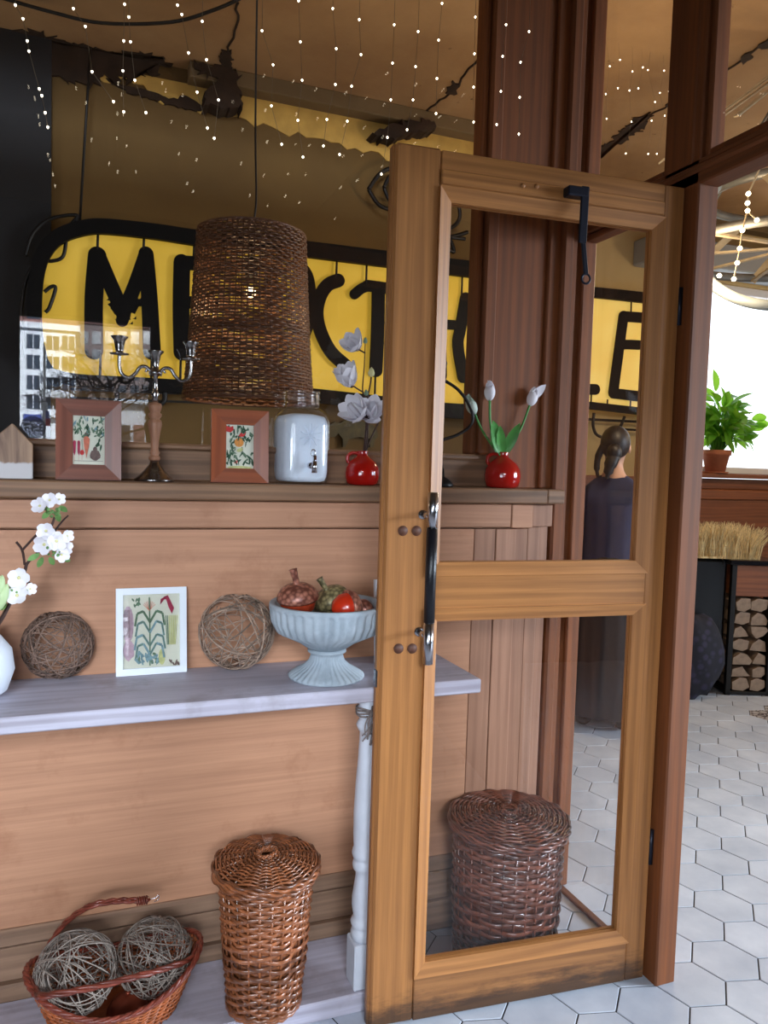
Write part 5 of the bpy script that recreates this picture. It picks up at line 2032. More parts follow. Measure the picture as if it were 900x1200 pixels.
# ---- strings of tiny lights in front of the big window
M_bulb = glow('fairy_bulb', (1.0, 0.86, 0.62, 1), 9.0)
M_wire = plain('fine_wire', C(120, 104, 84), 0.5, 0.5)
STR = [
    [(18, 6), (27, 22), (32, 48), (34, 60), (46, 104), (49, 112), (53, 132), (56, 149)], [(86, 10), (100, 31), (108, 84), (133, 119)], [(146, 5), (145, 48), (144, 83), (145, 131)], [(151, 20), (153, 49), (158, 94), (171, 132)],
    [(208, 6), (213, 17), (221, 62), (231, 108), (243, 150)], [(237, 25), (242, 70), (256, 117), (251, 162)], [(307, 36), (320, 76), (318, 124), (330, 169)], [(350, 1), (352, 49), (354, 94), (349, 141), (355, 184)],
    [(390, 10), (394, 57), (393, 99), (383, 140), (379, 171)], [(421, 23), (423, 64), (412, 101), (407, 142), (398, 181)], [(462, 29), (460, 74), (458, 117), (454, 161), (447, 204)],
    [(490, 37), (487, 78), (484, 117), (477, 152)], [(518, 4), (514, 47), (512, 92), (511, 133)], [(557, 20), (556, 63), (555, 102), (555, 143)], [(593, 29), (589, 66), (587, 107), (582, 146)], [(620, 37), (610, 73), (609, 114), (608, 157)]]
wl_ = ['leftmost', 'second from left', 'third from left', 'fourth from left', 'fifth from left', 'sixth from left', 'seventh from left', 'eighth from left', 'ninth from left', 'tenth from left', 'eleventh from left', 'twelfth from left', 'third from right', 'second from right', 'string left of the post', 'string']


def light_string(pts, y, ztop, label, R_, grp):
    P3 = [at_y(*p_, y) for p_ in pts]
    top = Vector((P3[0].x, y, ztop))
    root = thing('light_string', label, 'string lights', top, group=grp)
    q = MB()
    q.tube([Vector((0, 0, 0))] + [p_ - top for p_ in P3], 0.0005, 4)
    q.build('wire', M_wire, root)
    for p_ in P3:
        q = MB()
        q.lathe([(0, -R_ * 1.5), (R_ * 0.7, -R_ * 0.7), (R_, 0.0), (R_ * 0.8, R_ * 0.7), (0, R_ * 1.1)], 8)
        q.build('bulb', M_bulb, root, p_ - top)


for i, pts in enumerate(STR):
    if i == 15:
        lb = 'rightmost string of tiny lights, hanging before the brown post'
    elif i == 14:
        lb = 'string of tiny lights along the left edge of the brown post'
    elif i == 0:
        lb = 'leftmost string of tiny lights over the near black wall'
    else:
        lb = 'string of tiny lights before the big window, %s from the left' % ORD[i]
    light_string(pts, 1.80, 2.895, lb, 0.0024, 'light strings before the big window')
rnd = random.Random(12)
for i in range(7):
    x0 = 712 + i * 13.5
    n_ = rnd.randint(4, 6)
    pts = [(x0 + rnd.uniform(-5, 5) - 6 * j / n_, 12 + j * 33 + rnd.uniform(-9, 9)) for j in range(n_)]
    light_string(pts, 2.95, ZC - 0.002, 'string of tiny lights seen through the transom pane, %s from the left' % ORD[i], 0.0028, 'light strings beyond the transom pane')

# ---- chandelier of hoops over the doorway view
ch = ray(938, 262).normalized()
cc_ = EYE + ch * 4.1
root = thing('hoop_chandelier', 'grey iron and lath hoop chandelier seen through the doorway', 'chandelier', (cc_.x, cc_.y, ZC - 0.002))
M_hoop = plain('grey_hoop', C(120, 118, 112), 0.45, 0.5, 0.25, 12)
M_lath = plain('pale_lath', C(170, 150, 116), 0.6, 0, 0.25, 14)
zz = [cc_.z - ZC + 0.12, cc_.z - ZC - 0.12]
rr_ = [0.40, 0.56]
for zi, ri in zip(zz, rr_):
    q = MB()
    q.tube([(ri * cos(t), ri * sin(t), zi + 0.02 * sin(t)) for t in [2 * pi * i / 56 for i in range(56)]], 0.021, 8, closed=True)
    q.build('hoop', M_hoop, root)
q = MB()
hoop_c = EYE + ray(925, 264).normalized() * 3.75 - Vector(root.location)
vdir = ray(925, 264).normalized()
hu = Vector((vdir.y, -vdir.x, 0)).normalized()
hv = (Vector((0, 0, 1)) + vdir * 0.35).normalized()
q.tube([hoop_c + hu * (0.37 * cos(t)) + hv * (0.36 * sin(t)) for t in [2 * pi * i / 64 for i in range(64)]], 0.023, 8, closed=True)
q.build('tilted_hoop', plain('blue_grey_hoop', C(150, 158, 160), 0.35, 0.4, 0.2, 10), root)
q = MB()
for k in range(9):
    a = 2 * pi * k / 9
    q.bar((rr_[0] * cos(a), rr_[0] * sin(a), zz[0]), (rr_[1] * cos(a + 0.4), rr_[1] * sin(a + 0.4), zz[1]), 0.035, 0.01, up_=(cos(a), sin(a), 0))
    q.bar((rr_[1] * cos(a + 0.4), rr_[1] * sin(a + 0.4), zz[1]), (0, 0, zz[1] + 0.02), 0.02, 0.01, up_=(0, 0, 1))
q.build('lath', M_lath, root)
q = MB()
for k in range(6):
    a = 2 * pi * k / 6
    q.tube([(rr_[0] * cos(a), rr_[0] * sin(a), zz[0]), (0.02 * cos(a), 0.02 * sin(a), -0.02)], 0.006, 6)
q.tube([(0, 0, 0), (0, 0, -0.05)], 0.05, 16)
q.build('hanging_rod', M_hoop, root)
q = MB()
for k in range(14):
    a = radians(150 + 12 * k)
    q.bar((0.62 * cos(a), 0.62 * sin(a), zz[0] + 0.16), (0.16 * cos(a + .5), 0.16 * sin(a + .5), -0.12), 0.022, 0.006, up_=(cos(a), sin(a), 0.3))
q.build('upper_lath', M_lath, root)
q = MB()
rnd = random.Random(31)
gl0 = []
for (px, py) in ((877, 227), (876, 238), (876, 247), (887, 258), (870, 270), (867, 291), (864, 308), (843, 323), (860, 327)):
    d = ray(px, py).normalized()
    p_ = EYE + d * 3.45
    q = MB()
    q.ball(p_ - Vector(root.location), 0.009, n=8)
    q.build('bulb', M_bulb, root)
    gl0.append(p_ - Vector(root.location))
q = MB()
q.tube(gl0[:3] + gl0[4:7] + [gl0[8]], 0.003, 5)
q.tube([gl0[2], gl0[3]], 0.003, 5)
q.tube([Vector((0.0, 0.0, -0.05)), gl0[0]], 0.003, 5)
q.build('fairy_wire', M_lath, root)

# ---- potted plant on the sill
pp = at_y(838, 553, YB - 0.075)
spx = px_per_m((pp.x, pp.y, 1.35))
root = thing('potted_plant', 'leafy green plant in a terracotta pot on the window sill', 'plant', (pp.x, YB - 0.075, WZ0 + 0.0005))
M_terra = plain('terracotta', C(176, 104, 72), 0.8, 0, 0.12, 20)
M_pl = plain('fresh_green_leaf', C(86, 150, 40), 0.4, 0, 0.3, 14, island=0.25)
M_pl.node_tree.nodes['Principled BSDF'].inputs['Subsurface Weight'].default_value = 0.0
nt_ = M_pl.node_tree
tl_ = N(nt_, 'ShaderNodeBsdfTranslucent')
tl_.inputs[0].default_value = C(150, 205, 60)
mx_ = N(nt_, 'ShaderNodeMixShader')
mx_.inputs[0].default_value = 0.4
nt_.links.new(nt_.nodes['Principled BSDF'].outputs[0], mx_.inputs[1])
nt_.links.new(tl_.outputs[0], mx_.inputs[2])
nt_.links.new(mx_.outputs[0], nt_.nodes['Material Output'].inputs[0])
pr0, ph_ = 16 / spx, 27 / spx
q = MB()
q.lathe([(0, 0.004), (pr0 * 0.66, 0.004), (pr0 * 0.92, ph_ * 0.76), (pr0 * 1.02, ph_ * 0.77), (pr0 * 1.06, ph_), (pr0 * 0.96, ph_), (pr0 * 0.9, ph_ * 0.86), (0, ph_ * 0.85)], 32)
pot = q.build('pot', M_terra, root)
q = MB()
q.lathe([(0, 0), (pr0 * 0.85, 0), (pr0 * 0.95, 0.012), (pr0 * 0.88, 0.012), (0, 0.004)], 28)
q.build('saucer', M_terra, root)
rnd = random.Random(8)
stems, leaves = MB(), MB()
for k in range(150):
    a = rnd.uniform(0, 2 * pi)
    rr = rnd.uniform(0.15, 1.0)
    L = rnd.uniform(0.1, 1.0)
    hx = 36 / spx * rr
    topz = ph_ + (8 + 54 * L * (1 - 0.45 * rr * rr)) / spx
    e = Vector((hx * cos(a) + 4 / spx, -abs(0.6 * hx * sin(a)) + 0.02, topz))
    b0 = Vector((pr0 * 0.5 * cos(a) * rnd.random(), pr0 * 0.5 * sin(a) * rnd.random(), ph_ * 0.86))
    md = b0.lerp(e, 0.55) + Vector((0, 0, 0.03))
    stems.tube(smooth_path([b0, md, e], 4), 0.0028, 5)
    d = Vector((cos(a) * (0.4 + rr), -abs(sin(a)) * (0.2 + 0.5 * rr), rnd.uniform(-0.5, 0.9)))
    leaves.blade(e, d, (rnd.uniform(-.4, .4), rnd.uniform(-1, -0.2), rnd.uniform(.2, 1)), rnd.uniform(0.10, 0.17), rnd.uniform(0.05, 0.075), -0.45, 0, 6, lambda t: sin(pi * min(1, 0.07 + 0.93 * t)) ** 0.8 if t < 1 else 0.02, 0.2)
for (ex, ez, dx_) in ((52, 38, 1), (56, 30, 0.9), (50, 26, 0.8), (-6, 68, -.1)):
    e = Vector((ex / spx, -0.02, ph_ + ez / spx))
    stems.tube(smooth_path([(0.02, 0, ph_ * 0.86), (ex * 0.5 / spx, -0.01, ph_ + ez * 0.8 / spx), e], 5), 0.003, 5)
    leaves.blade(e - Vector((0.02, 0, 0)), (dx_, -0.2, 0.3 if dx_ > 0 else 1), (0, -1, 0.4), 0.16, 0.07, -0.3, 0, 6, lambda t: sin(pi * min(1, 0.07 + 0.93 * t)) ** 0.8 if t < 1 else 0.02, 0.15)
stems.build('stem', M_pl, root)
leaves.build('foliage', M_pl, root)

# ---- black leather settees back to back with a firewood rack
O = at_z(847, 813, 0)
ua = radians(-20)
UX = Vector((cos(ua), sin(ua), 0))
ML0 = Matrix.Translation((O.x, O.y, 0)) @ Matrix.Rotation(ua, 4, 'Z')
hz = at_y(835, 655, O.y + 0.02).z
M_lea = plain('black_leather', C(9, 10, 12), 0.32, 0, 0.3, 14, 0.12, 60)
M_legm = plain('dark_leg_wood', C(30, 22, 18), 0.5)


def settee(u0, u1, label):
    o_ = ML0 @ Vector(((u0 + u1) / 2, 0, 0))
    root = thing('leather_settee', label, 'sofa', o_, ua)
    hw_ = (u1 - u0) / 2
    q = MB()
    q.box(-hw_, hw_, 0.0, 0.17, 0.06, hz - 0.0, 0.03)
    q.tube([(-hw_ + 0.012, 0.075, hz - 0.05), (hw_ - 0.012, 0.075, hz - 0.05)], 0.055, 16)
    q.build('backrest', M_lea, root, bevel=0.01)
    q = MB()
    q.box(-hw_, hw_, 0.17, 0.60, 0.06, 0.30, 0.02)
    q.build('base', M_lea, root)
    q = MB()
    q.box(-hw_ + 0.005, -0.005, 0.18, 0.62, 0.30, 0.45, 0.045)
    q.box(0.005, hw_ - 0.005, 0.18, 0.62, 0.30, 0.45, 0.045)
    q.build('seat_cushion', M_lea, root)
    for sx in (-1, 1):
        for yy in (0.05, 0.54):
            q = MB()
            q.box(sx * (hw_ - 0.08) - 0.025, sx * (hw_ - 0.08) + 0.025, yy, yy + 0.05, 0.0, 0.06, 0.004)
            q.build('leg', M_legm, root)
    return root


settee(-0.95, -0.01, 'black leather settee with straw on its back, left of the firewood rack')
settee(0.285, 1.75, 'black leather settee right of the firewood rack')
rk = thing('firewood_rack', 'narrow black rack stacked with split firewood between the settees', 'rack', (O.x, O.y, 0), ua)
RW, RD = 0.27, 0.30
q = MB()
for xx in (0.0, RW - 0.03):
    for yy in (-0.03, RD - 0.03):
        q.box(xx, xx + 0.03, yy, yy + 0.03, 0.0, hz - 0.03, 0.002)
q.box(0, RW, -0.03, RD, 0.005, 0.025, 0.002)
q.box(0.03, RW - 0.03, RD - 0.012, RD - 0.006, 0.025, hz - 0.04)
q.build('frame', M_black, rk)
q = MB()
q.box(-0.02, RW + 0.02, -0.05, RD + 0.02, hz - 0.03, hz, 0.004)
q.build('top', plain('glossy_black_top', C(24, 24, 28), 0.12), rk)
zpan = at_y(872, 697, O.y).z
q = MB()
q.box(0.03, RW - 0.03, -0.02, RD - 0.02, zpan, hz - 0.032, 0.003)
q.build('drawer', M_wain, rk)
M_logend = plain('split_log', C(150, 128, 108), 0.85, 0, 0.25, 30, 0.3, 60, island=0.15)
rnd = random.Random(17)
z = 0.026
row = 0
while z < zpan - 0.075:
    hr = rnd.uniform(0.072, 0.09)
    hr = min(hr, zpan - 0.008 - z)
    sp = rnd.uniform(0.42, 0.58)
    for side in (0, 1):
        x0, x1 = (0.034, 0.032 + (RW - 0.066) * sp) if side == 0 else (0.036 + (RW - 0.066) * sp, RW - 0.034)
        h0, h1 = hr * rnd.uniform(0.82, 0.98), hr * rnd.uniform(0.82, 0.98)
        c_ = (x1 - x0) * rnd.uniform(0.25, 0.7)
        poly = [(x0 + rnd.uniform(0, .03), z + 0.001), (x1 - rnd.uniform(0, .015), z + 0.001), (x1, z + h1 * rnd.uniform(.45, .9)), (x0 + c_, z + max(h0, h1)), (x0, z + h0 * rnd.uniform(.4, .8))]
        if rnd.random() < 0.6:
            poly = [(x0, z + h0 * .5), (x0 + c_, z + 0.001), (x1, z + h1 * .35), (x1 - .01, z + h1), (x0 + .012, z + h0)]
        tmpl = rnd.choice([[(0, 0), (.9, .02), (1, .35), (.75, .8), (.35, 1), (.05, .6)], [(0, .1), (.55, 0), (1, .25), (.95, .85), (.4, 1), (.12, .8)], [(.05, 0), (1, .08), (.8, .55), (.55, .98), (.1, .75)], [(0, .3), (.3, 0), (.95, .05), (1, .7), (.6, 1), (.15, .9)]])
        if rnd.random() < .5:
            tmpl = [(1 - a, b2) for a, b2 in reversed(tmpl)]
        if rnd.random() < .3:
            tmpl = [(a, 1 - b2) for a, b2 in reversed(tmpl)]
        hh = max(h0, h1)
        poly = [(x0 + (x1 - x0) * min(1, max(0, a + rnd.uniform(-.06, .06))), z + 0.001 + hh * min(1, max(0, b2 + (rnd.uniform(-.05, .05) if b2 > .02 else 0)))) for a, b2 in tmpl]
        cc3 = Vector(((x0 + x1) / 2, 0, z))
        q = MB()
        q.prism([(p_[0] - cc3.x, p_[1] - z) for p_ in poly], 0, RD - 0.05 + rnd.uniform(-.02, .02))
        o = q.build('firewood_log', M_logend, None, ML0 @ Vector((cc3.x, -0.028 + rnd.uniform(0, .02), z)), (0, 0, ua))
        tag(o, 'split firewood log in the black rack, %s in the %s row from the floor' % (('left', 'right')[side], ORD[row]), 'log', 'firewood in the black rack')
    z += hr
    row += 1

# straw bundle along the settee back
rnd = random.Random(19)
M_straw2 = plain('dry_straw', C(238, 212, 158), 0.8, 0, 0.2, 40, island=0.3)
q = MB()
zs0 = hz + 0.001
for k in range(1500):
    x, y = rnd.uniform(-0.42, 0.17), rnd.uniform(-0.02, 0.15)
    L = rnd.uniform(0.14, 0.215) * (1 if x < 0.1 else 0.9)
    dx, dy = rnd.gauss(0, 0.018) + (0.03 if x > 0.1 else 0), rnd.gauss(-0.004, 0.02)
    w_ = rnd.uniform(0.0012, 0.0024)
    p0, p1, p2 = Vector((x, y, 0)), Vector((x + dx * 0.5, y + dy * 0.5, L * 0.6)), Vector((x + dx * 1.6, y + dy * 1.6, L))
    q.tube([p0, p1, p2], [w_, w_, w_ * 0.5], 3, cap=False)
q.box(-0.43, 0.17, -0.01, 0.14, 0.0, 0.012)
o = q.build('dried_grass_bundle', M_straw2, None, ML0 @ Vector((0, 0, zs0)), (0, 0, ua))
tag(o, 'clipped pale dried grass bundle standing on the settee back', 'dried grass')
# fleece cushion
q = MB()
q.ball((0, 0, 0.12), 0.2, 0.1, 0.125, 18)
for k in range(900):
    a, b2 = rnd.uniform(0, 2 * pi), rnd.uniform(-0.3, 1.4)
    n_ = Vector((cos(a) * cos(b2), sin(a) * cos(b2), sin(b2)))
    p0 = Vector((n_.x * 0.195, n_.y * 0.095, 0.12 + n_.z * 0.12))
    q.tube([p0, p0 + n_ * 0.03 + Vector((rnd.gauss(0, .012), rnd.gauss(0, .012), rnd.gauss(0, .012)))], [0.004, 0.0008], 3, cap=False)
o = q.build('fleece_cushion', plain('grey_fleece', C(140, 124, 116), 0.95, 0, 0.3, 20, island=0.25), None, ML0 @ Vector((0.50, 0.08, hz + 0.003)), (0, 0, ua))
tag(o, 'shaggy grey brown fleece cushion on the settee at the right edge', 'cushion')
# dark patterned bag against the settee
mt, nt, b = new_mat('dark_violet_pattern')
vo = N(nt, 'ShaderNodeTexVoronoi')
vo.inputs['Scale'].default_value = 22
nt.links.new(coords(nt), vo.inputs['Vector'])
nt.links.new(mixc(nt, ramp(nt, vo.outputs[0], [(0.25, 0.0), (0.5, 1.0)]), C(42, 38, 62), C(18, 16, 30)), b.inputs['Base Color'])
b.inputs['Roughness'].default_value = 0.8
q = MB()
q.ball((0, 0, 0.25), 0.17, 0.09, 0.25, 22, 0, None, lambda p_: 1 + 0.05 * sin(9 * p_.x + 4 * p_.z) + 0.03 * sin(17 * p_.y))
o = q.build('patterned_bag', mt, None, ML0 @ Vector((-0.235, -0.105, 0.0)), (0, 0, ua))
tag(o, 'dark violet patterned bag on the floor against the left settee', 'bag')

# ---- person standing in the dining room, back to us
PF = at_z(705, 852, 0)
headtop = at_y(713, 500, PF.y).z
HP = headtop / 1.66
root = thing('person', 'person in a dark blue jacket and long dark skirt standing with back turned', 'person', (PF.x, PF.y, 0), radians(-40))
root.scale = (HP, HP, HP)
M_skin = plain('skin', C(206, 158, 132), 0.5)
M_navy = plain('navy_jacket', C(26, 34, 70), 0.75, 0, 0.15, 30)
M_skirt = plain('dark_skirt', C(16, 16, 22), 0.85, 0, 0.15, 20)
M_hair = plain('dark_hair', C(24, 17, 15), 0.5, 0, 0.3, 120)


def skin(name, chain, edges, mat, parent, sub=2):
    me = bpy.data.meshes.new(name)
    me.from_pydata([c[:3] for c in chain], edges, [])
    o = bpy.data.objects.new(name, me)
    COL.objects.link(o)
    o.parent = parent
    sm = o.modifiers.new('skin', 'SKIN')
    sm.use_smooth_shade = True
    if not me.skin_vertices:
        bm_ok = False
    layer = me.skin_vertices[0].data if me.skin_vertices else None
    if layer:
        for i, c in enumerate(chain):
            r = c[3]
            layer[i].radius = r if isinstance(r, tuple) else (r, r)
            layer[i].use_root = (i == 0)
    sb = o.modifiers.new('smooth', 'SUBSURF')
    sb.levels = sb.render_levels = sub
    me.materials.append(mat)
    return o


body = [(0, 0, 0.90, (.15, .10)), (0, 0.0, 1.04, (.115, .085)), (0, -0.005, 1.22, (.14, .095)), (0, -0.01, 1.32, (.095, .065)), (0, 0, 1.415, .05), (0, 0.01, 1.47, .046), (0, 0.015, 1.535, (.073, .088)), (0, 0.01, 1.60, (.07, .085)), (0, 0.005, 1.635, (.045, .055))]
eds = [(i, i + 1) for i in range(8)]


def limb(start, pts):
    prev = start
    for p_ in pts:
        body.append(p_)
        eds.append((prev, len(body) - 1))
        prev = len(body) - 1
    return prev


for s in (-1, 1):
    limb(0, [(s * .085, 0, .82, .082), (s * .09, .005, .66, .072), (s * .092, .0, .48, .052), (s * .095, -.02, .33, .052), (s * .097, -.02, .10, .036), (s * .10, .04, .045, .035), (s * .105, .13, .03, .03)])
    wr = limb(3, [(s * .10, -.01, 1.30, .05), (s * .17, -.01, 1.23, .046), (s * .215, -.015, 1.08, .04), (s * .20, .10, .985, .037), (s * .15, .24, .99, .027), (s * .13, .28, .985, .028)])
    hx, hy, hz_ = s * .125, .31, .98
    limb(wr, [(hx, hy, hz_, .030)])
    root_i = len(body) - 1
    for f in range(4):
        off = (f - 1.5) * 0.017
        ln = (0.9, 1.05, 1.0, 0.8)[f]
        limb(root_i, [(hx - s * .012, hy + .03, hz_ + off, .0105), (hx - s * .03 * ln, hy + .055 * ln, hz_ + off, .009), (hx - s * .055 * ln, hy + .06 * ln, hz_ + off, .008)])
    limb(wr, [(hx - s * .01, hy - .005, hz_ + .035, .011), (hx - s * .03, hy + .025, hz_ + .048, .0095), (hx - s * .045, hy + .045, hz_ + .046, .008)])
skin('body', body, eds, M_skin, root)
jk = [(0, 0, 0.86, (.185, .14)), (0, 0, 0.95, (.172, .13)), (0, 0.0, 1.05, (.155, .115)), (0, -0.005, 1.22, (.168, .125)), (0, -0.01, 1.30, (.105, .088)), (0, -0.005, 1.425, (.05, .052))]
je = [(0, 1), (1, 2), (2, 3), (3, 4), (4, 5)]
for s in (-1, 1):
    b0 = len(jk)
    jk += [(s * .105, -.012, 1.295, .066), (s * .18, -.012, 1.225, .062), (s * .232, -.015, 1.08, .058), (s * .208, .10, .985, .052), (s * .16, .215, .99, .042)]
    je += [(4, b0)] + [(b0 + i, b0 + i + 1) for i in range(4)]
skin('jacket', jk, je, M_navy, root)
q = MB()
q.lathe([(0.15, 0.96), (0.175, 0.92), (0.205, 0.80), (0.225, 0.6), (0.24, 0.35), (0.255, 0.10), (0.25, 0.10), (0.22, 0.5), (0.14, 0.95)], 40, mod=lambda a, r, z_: r * (1 - 0.22 * abs(sin(a))) * (1 + 0.03 * cos(11 * a) * (1.0 - z_)))
q.build('skirt', M_skirt, root)
for s in (-1, 1):
    q = MB()
    q.ball((s * .102, .055, .036), .045, .125, .036, 18)
    q.build('shoe', M_black, root)
q = MB()
q.ball((0, -0.008, 1.575), .079, .096, .094, 24, 0, None, lambda p_: 1.0 if (p_.y < 0.35 or p_.z > 0.45) else 0.80)
q.ball((0, -0.098, 1.52), .040, .04, .048, 16)
q.tube(smooth_path([(-0.05, -0.03, 1.58), (-0.085, -0.02, 1.50), (-0.09, -0.02, 1.43), (-0.08, -0.03, 1.385)], 5), [0.02] * 6 + [0.017] * 5 + [0.010] * 5, 10)
q.tube(smooth_path([(0.0, -0.10, 1.50), (-0.02, -0.115, 1.44), (-0.03, -0.11, 1.38)], 5), [0.034] * 5 + [0.026] * 3 + [0.012] * 3, 10)
q.build('hair', M_hair, root)
q = MB()
q.ball((0, 0.105, 1.54), .013, .02, .02, 10, 0)
for s in (-1, 1):
    q.ball((s * .03, .088, 1.56), .011, .009, .007, 10, 1)
    q.ball((s * .074, .01, 1.545), .009, .018, .028, 10, 0)
q.ball((0, .092, 1.498), .022, .008, .006, 10, 2)
q.build('face', [M_skin, M_black, M_red], root)

# ================================================================== THE STREET BEHIND THE CAMERA (mirrored in the big pane)
w = MB()
w.box(-60, 60, -110, -1.62, -0.2, -0.05)
struct(w.build('ground', plain('street_asphalt', C(120, 122, 126), 0.9, 0, 0.1, 2)), 'grey street outside')
DB = 70.0
bl, br_, be, bt_ = mirrored(-30, 380, DB), mirrored(88, 380, DB), mirrored(50, 386, DB).z, mirrored(50, 365, DB).z
bld = thing('apartment_building', 'pale apartment building with a red brown roof mirrored in the window', 'building', (0.5 * (bl.x + br_.x), -DB - 5, 0))
ML = Matrix.Translation(-Vector(bld.location))
M_fac = plain('pale_facade', C(226, 232, 240), 0.8, 0, 0.04, 0.4)
M_roof = plain('red_brown_roof', C(140, 100, 96), 0.8, 0, 0.15, 1)
M_pane = plain('dark_pane', C(52, 62, 76), 0.2)
q = MB(ML)
q.box(bl.x, br_.x, -DB - 10, -DB, -0.1, be)
q.build('wall', M_fac, bld)
q = MB(ML)
q.box(bl.x - 0.4, br_.x + 0.4, -DB - 10, -DB + 0.5, be, be + 0.5)
q.build('eave', M_fac, bld)
q = MB(ML)
q.prism([(-DB + 0.4, be + 0.5), (-DB - 2.2, bt_), (-DB - 8, bt_), (-DB - 10.4, be + 0.5)], bl.x - 0.3, br_.x + 0.3, axis='x')
q.build('roof', M_roof, bld)
g0, g1, g2 = mirrored(26, 383, DB), mirrored(40, 369, DB), mirrored(55, 383, DB)
q = MB(ML)
q.prism([(g0.x, be + 0.5), (g2.x, be + 0.5), (g1.x, g1.z)], -DB - 3, -DB + 0.3)
gb = q.build('gable', M_roof, bld)
q = MB(ML)
q.box(g1.x - 0.5, g1.x + 0.5, -DB + 0.28, -DB + 0.4, be + 0.8, be + 1.8)
q.build('gable_window', M_pane, gb)
for ix, px in enumerate((4, 39, 62, 80)):
    for py in (400, 424, 448, 471):
        c = mirrored(px, py + (2 if px > 50 else 0), DB)
        q = MB(ML)
        q.box(c.x - 0.55, c.x + 0.55, -DB - 0.05, -DB + 0.08, c.z - 0.6, c.z + 0.6)
        wn = q.build('window', M_pane, bld)
        q = MB(ML)
        for xx in (-0.58, -0.03, 0.52):
            q.box(c.x + xx, c.x + xx + 0.06, -DB + 0.07, -DB + 0.12, c.z - 0.6, c.z + 0.6)
        q.build('window_frame', M_fac, wn)
        if px == 62 and py > 410:
            q = MB(ML)
            q.box(c.x - 0.8, c.x + 0.8, -DB, -DB + 0.8, c.z - 1.25, c.z - 0.55)
            q.build('balcony', M_fac, bld)
q = MB(ML)
c = mirrored(38, 489, DB)
q.box(c.x - 0.7, c.x + 0.7, -DB, -DB + 0.2, c.z - 0.25, c.z + 0.25)
q.build('shop_sign', plain('blue_sign', C(50, 70, 150), 0.6), bld)


def bare_tree(px0, py0, px1, py1, dist, label, seed):
    rnd = random.Random(seed)
    A, B_ = mirrored(px0, py0, dist), mirrored(px1, py1, dist)
    root = thing('bare_tree', label, 'tree', (A.x, -dist, -0.05))
    q, q2 = MB(), MB()
    Hh = B_.z
    q.tube([(0, 0, 0), (0.1, 0, Hh * 0.5), (0.0, 0, Hh * 0.75)], [0.16, 0.11, 0.06], 8)

    def br2(p_, d, L, r, n_):
        pts = [p_]
        for i in range(4):
            d = (d + Vector((rnd.gauss(0, .22), rnd.gauss(0, .22), rnd.gauss(0.03, .18)))).normalized()
            pts.append(pts[-1] + d * L / 4)
        q2.tube(pts, [r, r * .85, r * .7, r * .55, r * .4], 4, cap=False)
        if n_ > 0:
            for i in range(4):
                k = rnd.randint(1, 4)
                d2 = (d + Vector((rnd.gauss(0, .7), rnd.gauss(0, .7), rnd.gauss(.1, .5)))).normalized()
                br2(pts[k], d2, L * .62, r * .5, n_ - 1)
    for i in range(9):
        a = 2.4 * i
        br2(Vector((0.05, 0, Hh * (0.35 + 0.045 * i))), Vector((cos(a), sin(a), 0.7)), Hh * 0.34, 0.05, 3)
    q.build('trunk', M_twig, root)
    q2.build('branches', M_twig, root)


A, B_ = mirrored(89, 374, 95), mirrored(240, 374, 95)
root = thing('tenement_block', 'hazy rose grey tenement block mirrored behind the bare trees', 'building', (0.5 * (A.x + B_.x), -100, -0.05))
ML = Matrix.Translation(-Vector(root.location))
M_ten = plain('rose_grey_render', C(150, 134, 132), 0.85, 0, 0.06, 0.3)
q = MB(ML)
q.box(A.x, B_.x, -105, -95, -0.05, mirrored(150, 384, 95).z)
q.build('wall', M_ten, root)
q = MB(ML)
q.prism([(-94.6, mirrored(150, 384, 95).z), (-100, mirrored(150, 366, 95).z), (-105.4, mirrored(150, 384, 95).z)], A.x - .3, B_.x + .3, axis='x')
q.build('roof', M_roof, root)
for ix in range(9):
    for iz in range(5):
        c = mirrored(98 + ix * 15, 396 + iz * 21, 95)
        q = MB(ML)
        q.box(c.x - .5, c.x + .5, -95.05, -94.92, c.z - .75, c.z + .75)
        q.build('window', M_pane, root)


bare_tree(128, 500, 128, 400, 26, 'bare street tree mirrored beside the apartment building', 3)
bare_tree(98, 500, 98, 420, 34, 'thinner bare street tree mirrored nearer the apartment building', 5)
A, B_ = mirrored(132, 472, 45), mirrored(190, 514, 45)
kio = thing('kiosk', 'low white kiosk across the street mirrored in the window', 'building', (0.5 * (A.x + B_.x), -46.5, -0.05))
ML = Matrix.Translation(-Vector(kio.location))
q = MB(ML)
q.box(A.x, B_.x, -48, -45, -0.05, A.z)
q.build('wall', M_fac, kio)
q = MB(ML)
q.box(A.x - .2, B_.x + .2, -48, -44.7, A.z, A.z + 0.25)
q.build('roof', M_fac, kio)
for px, mm in ((146, M_pane), (163, M_roof), (180, M_pane)):
    c = mirrored(px, 505, 45)
    q = MB(ML)
    q.box(c.x - 0.32, c.x + 0.32, -45, -44.95, c.z - 0.8, c.z + 0.35)
    q.build('window', mm, kio)
fl_ = mirrored(52, 480, 30)
root = thing('flag', 'small white, blue and red flag on a pole mirrored in the window', 'flag', (fl_.x, -30, -0.05))
q = MB()
q.tube([(0, 0, 0), (0, 0, mirrored(50, 400, 30).z)], 0.05, 8)
q.build('pole', M_white, root)
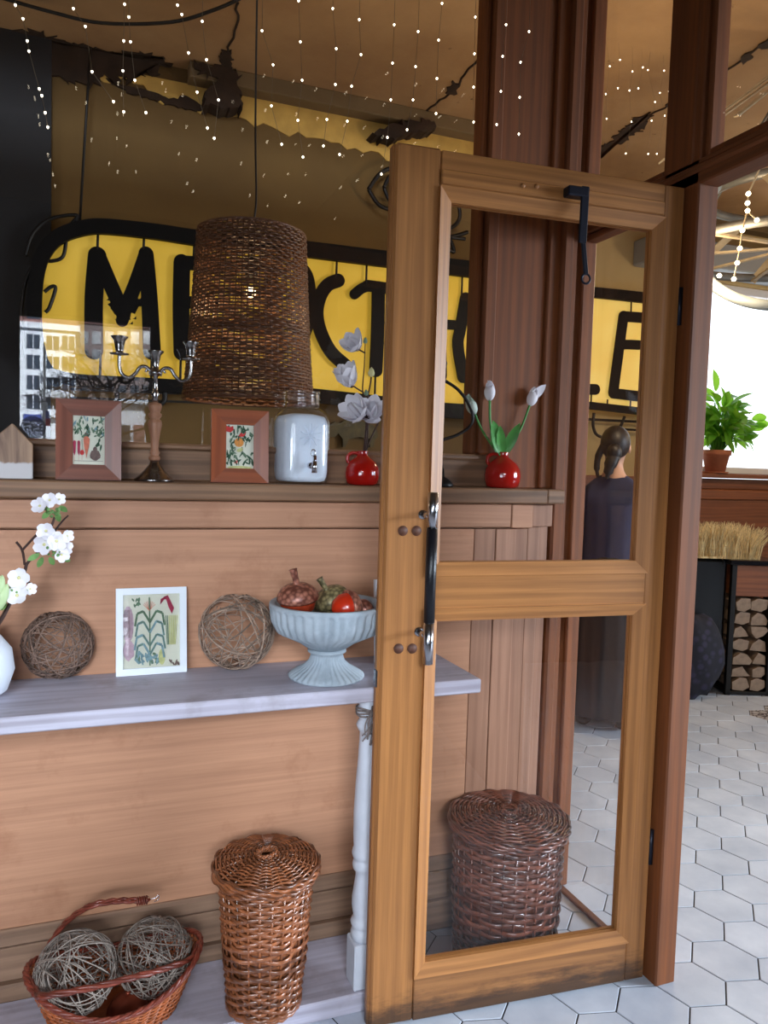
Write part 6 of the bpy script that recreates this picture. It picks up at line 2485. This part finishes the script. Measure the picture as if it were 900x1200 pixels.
for i, col_ in enumerate((C(235, 238, 242), C(50, 80, 170), C(200, 40, 40))):
    q = MB()
    zt = mirrored(52, 472 + i * 9, 30).z
    zb = mirrored(52, 481 + i * 9, 30).z
    q.box(-0.13 + 0.07 * i, 0.12 + 0.05 * i, -0.012, 0.012, zb + 0.05, zt + 0.05)
    q.build('stripe', plain('flag_cloth_%d' % i, col_, 0.8), root)

# the entrance door behind us, with its round sticker
dd = struct(MB().build('door_2', M_dark), 'glazed street door behind the viewer')
q = MB()
q.box(dl, dl + 0.02, -1.58, -1.53, 0.0, dtop)
q.box(dr - 0.02, dr, -1.58, -1.53, 0.0, dtop)
q.box(dl, dr, -1.58, -1.53, dtop - 0.02, dtop)
q.box(dl, dr, -1.58, -1.53, 0.0, 0.95)
q.build('door_frame', M_dark, dd)
q = MB()
q.box(dl + 0.02, dr - 0.02, -1.557, -1.552, 0.95, dtop - 0.02)
q.build('glass_pane', M_glass, dd)
sc_ = mirrored(39, 501, 1.55)
q = MB()
rs = 0.075
q.prism([(sc_.x + rs * cos(2 * pi * i / 40), sc_.z + rs * sin(2 * pi * i / 40)) for i in range(40)], -1.551, -1.549)
M_film = glass_pane('smoked_film', 0.03, (0.38, 0.39, 0.44, 1))
st = q.build('round_sticker', M_film, dd)
q = MB()
u_ = rs / 12.0


def seg(a, b2, w_=1.9):
    q.bar((sc_.x + a[0] * u_, -1.5485, sc_.z + a[1] * u_), (sc_.x + b2[0] * u_, -1.5485, sc_.z + b2[1] * u_), w_ * u_, 0.001, up_=(0, 1, 0))


seg((-7.4, -3.8), (-7.4, 3.8)); seg((-8, 3.2), (-3.2, 3.2), 1.4); seg((-7.4, 0.2), (-4, 0.2), 1.4)
seg((-0.8, -3.8), (-0.8, 3.8)); seg((-1, 3.2), (3, 3.2), 1.4); seg((3, 3.4), (3, 0.2), 1.5); seg((-0.8, 0.2), (3.2, 0.2), 1.4); seg((0.6, 0.2), (3.6, -3.8), 1.7)
seg((6.6, -3.4), (6.6, 3.4)); seg((6.6, 3.0), (9.2, 3.0), 1.4); seg((6.6, 0), (8.8, 0), 1.3); seg((6.6, -3.0), (9.2, -3.0), 1.4)
q.build('lettering', M_black, st)
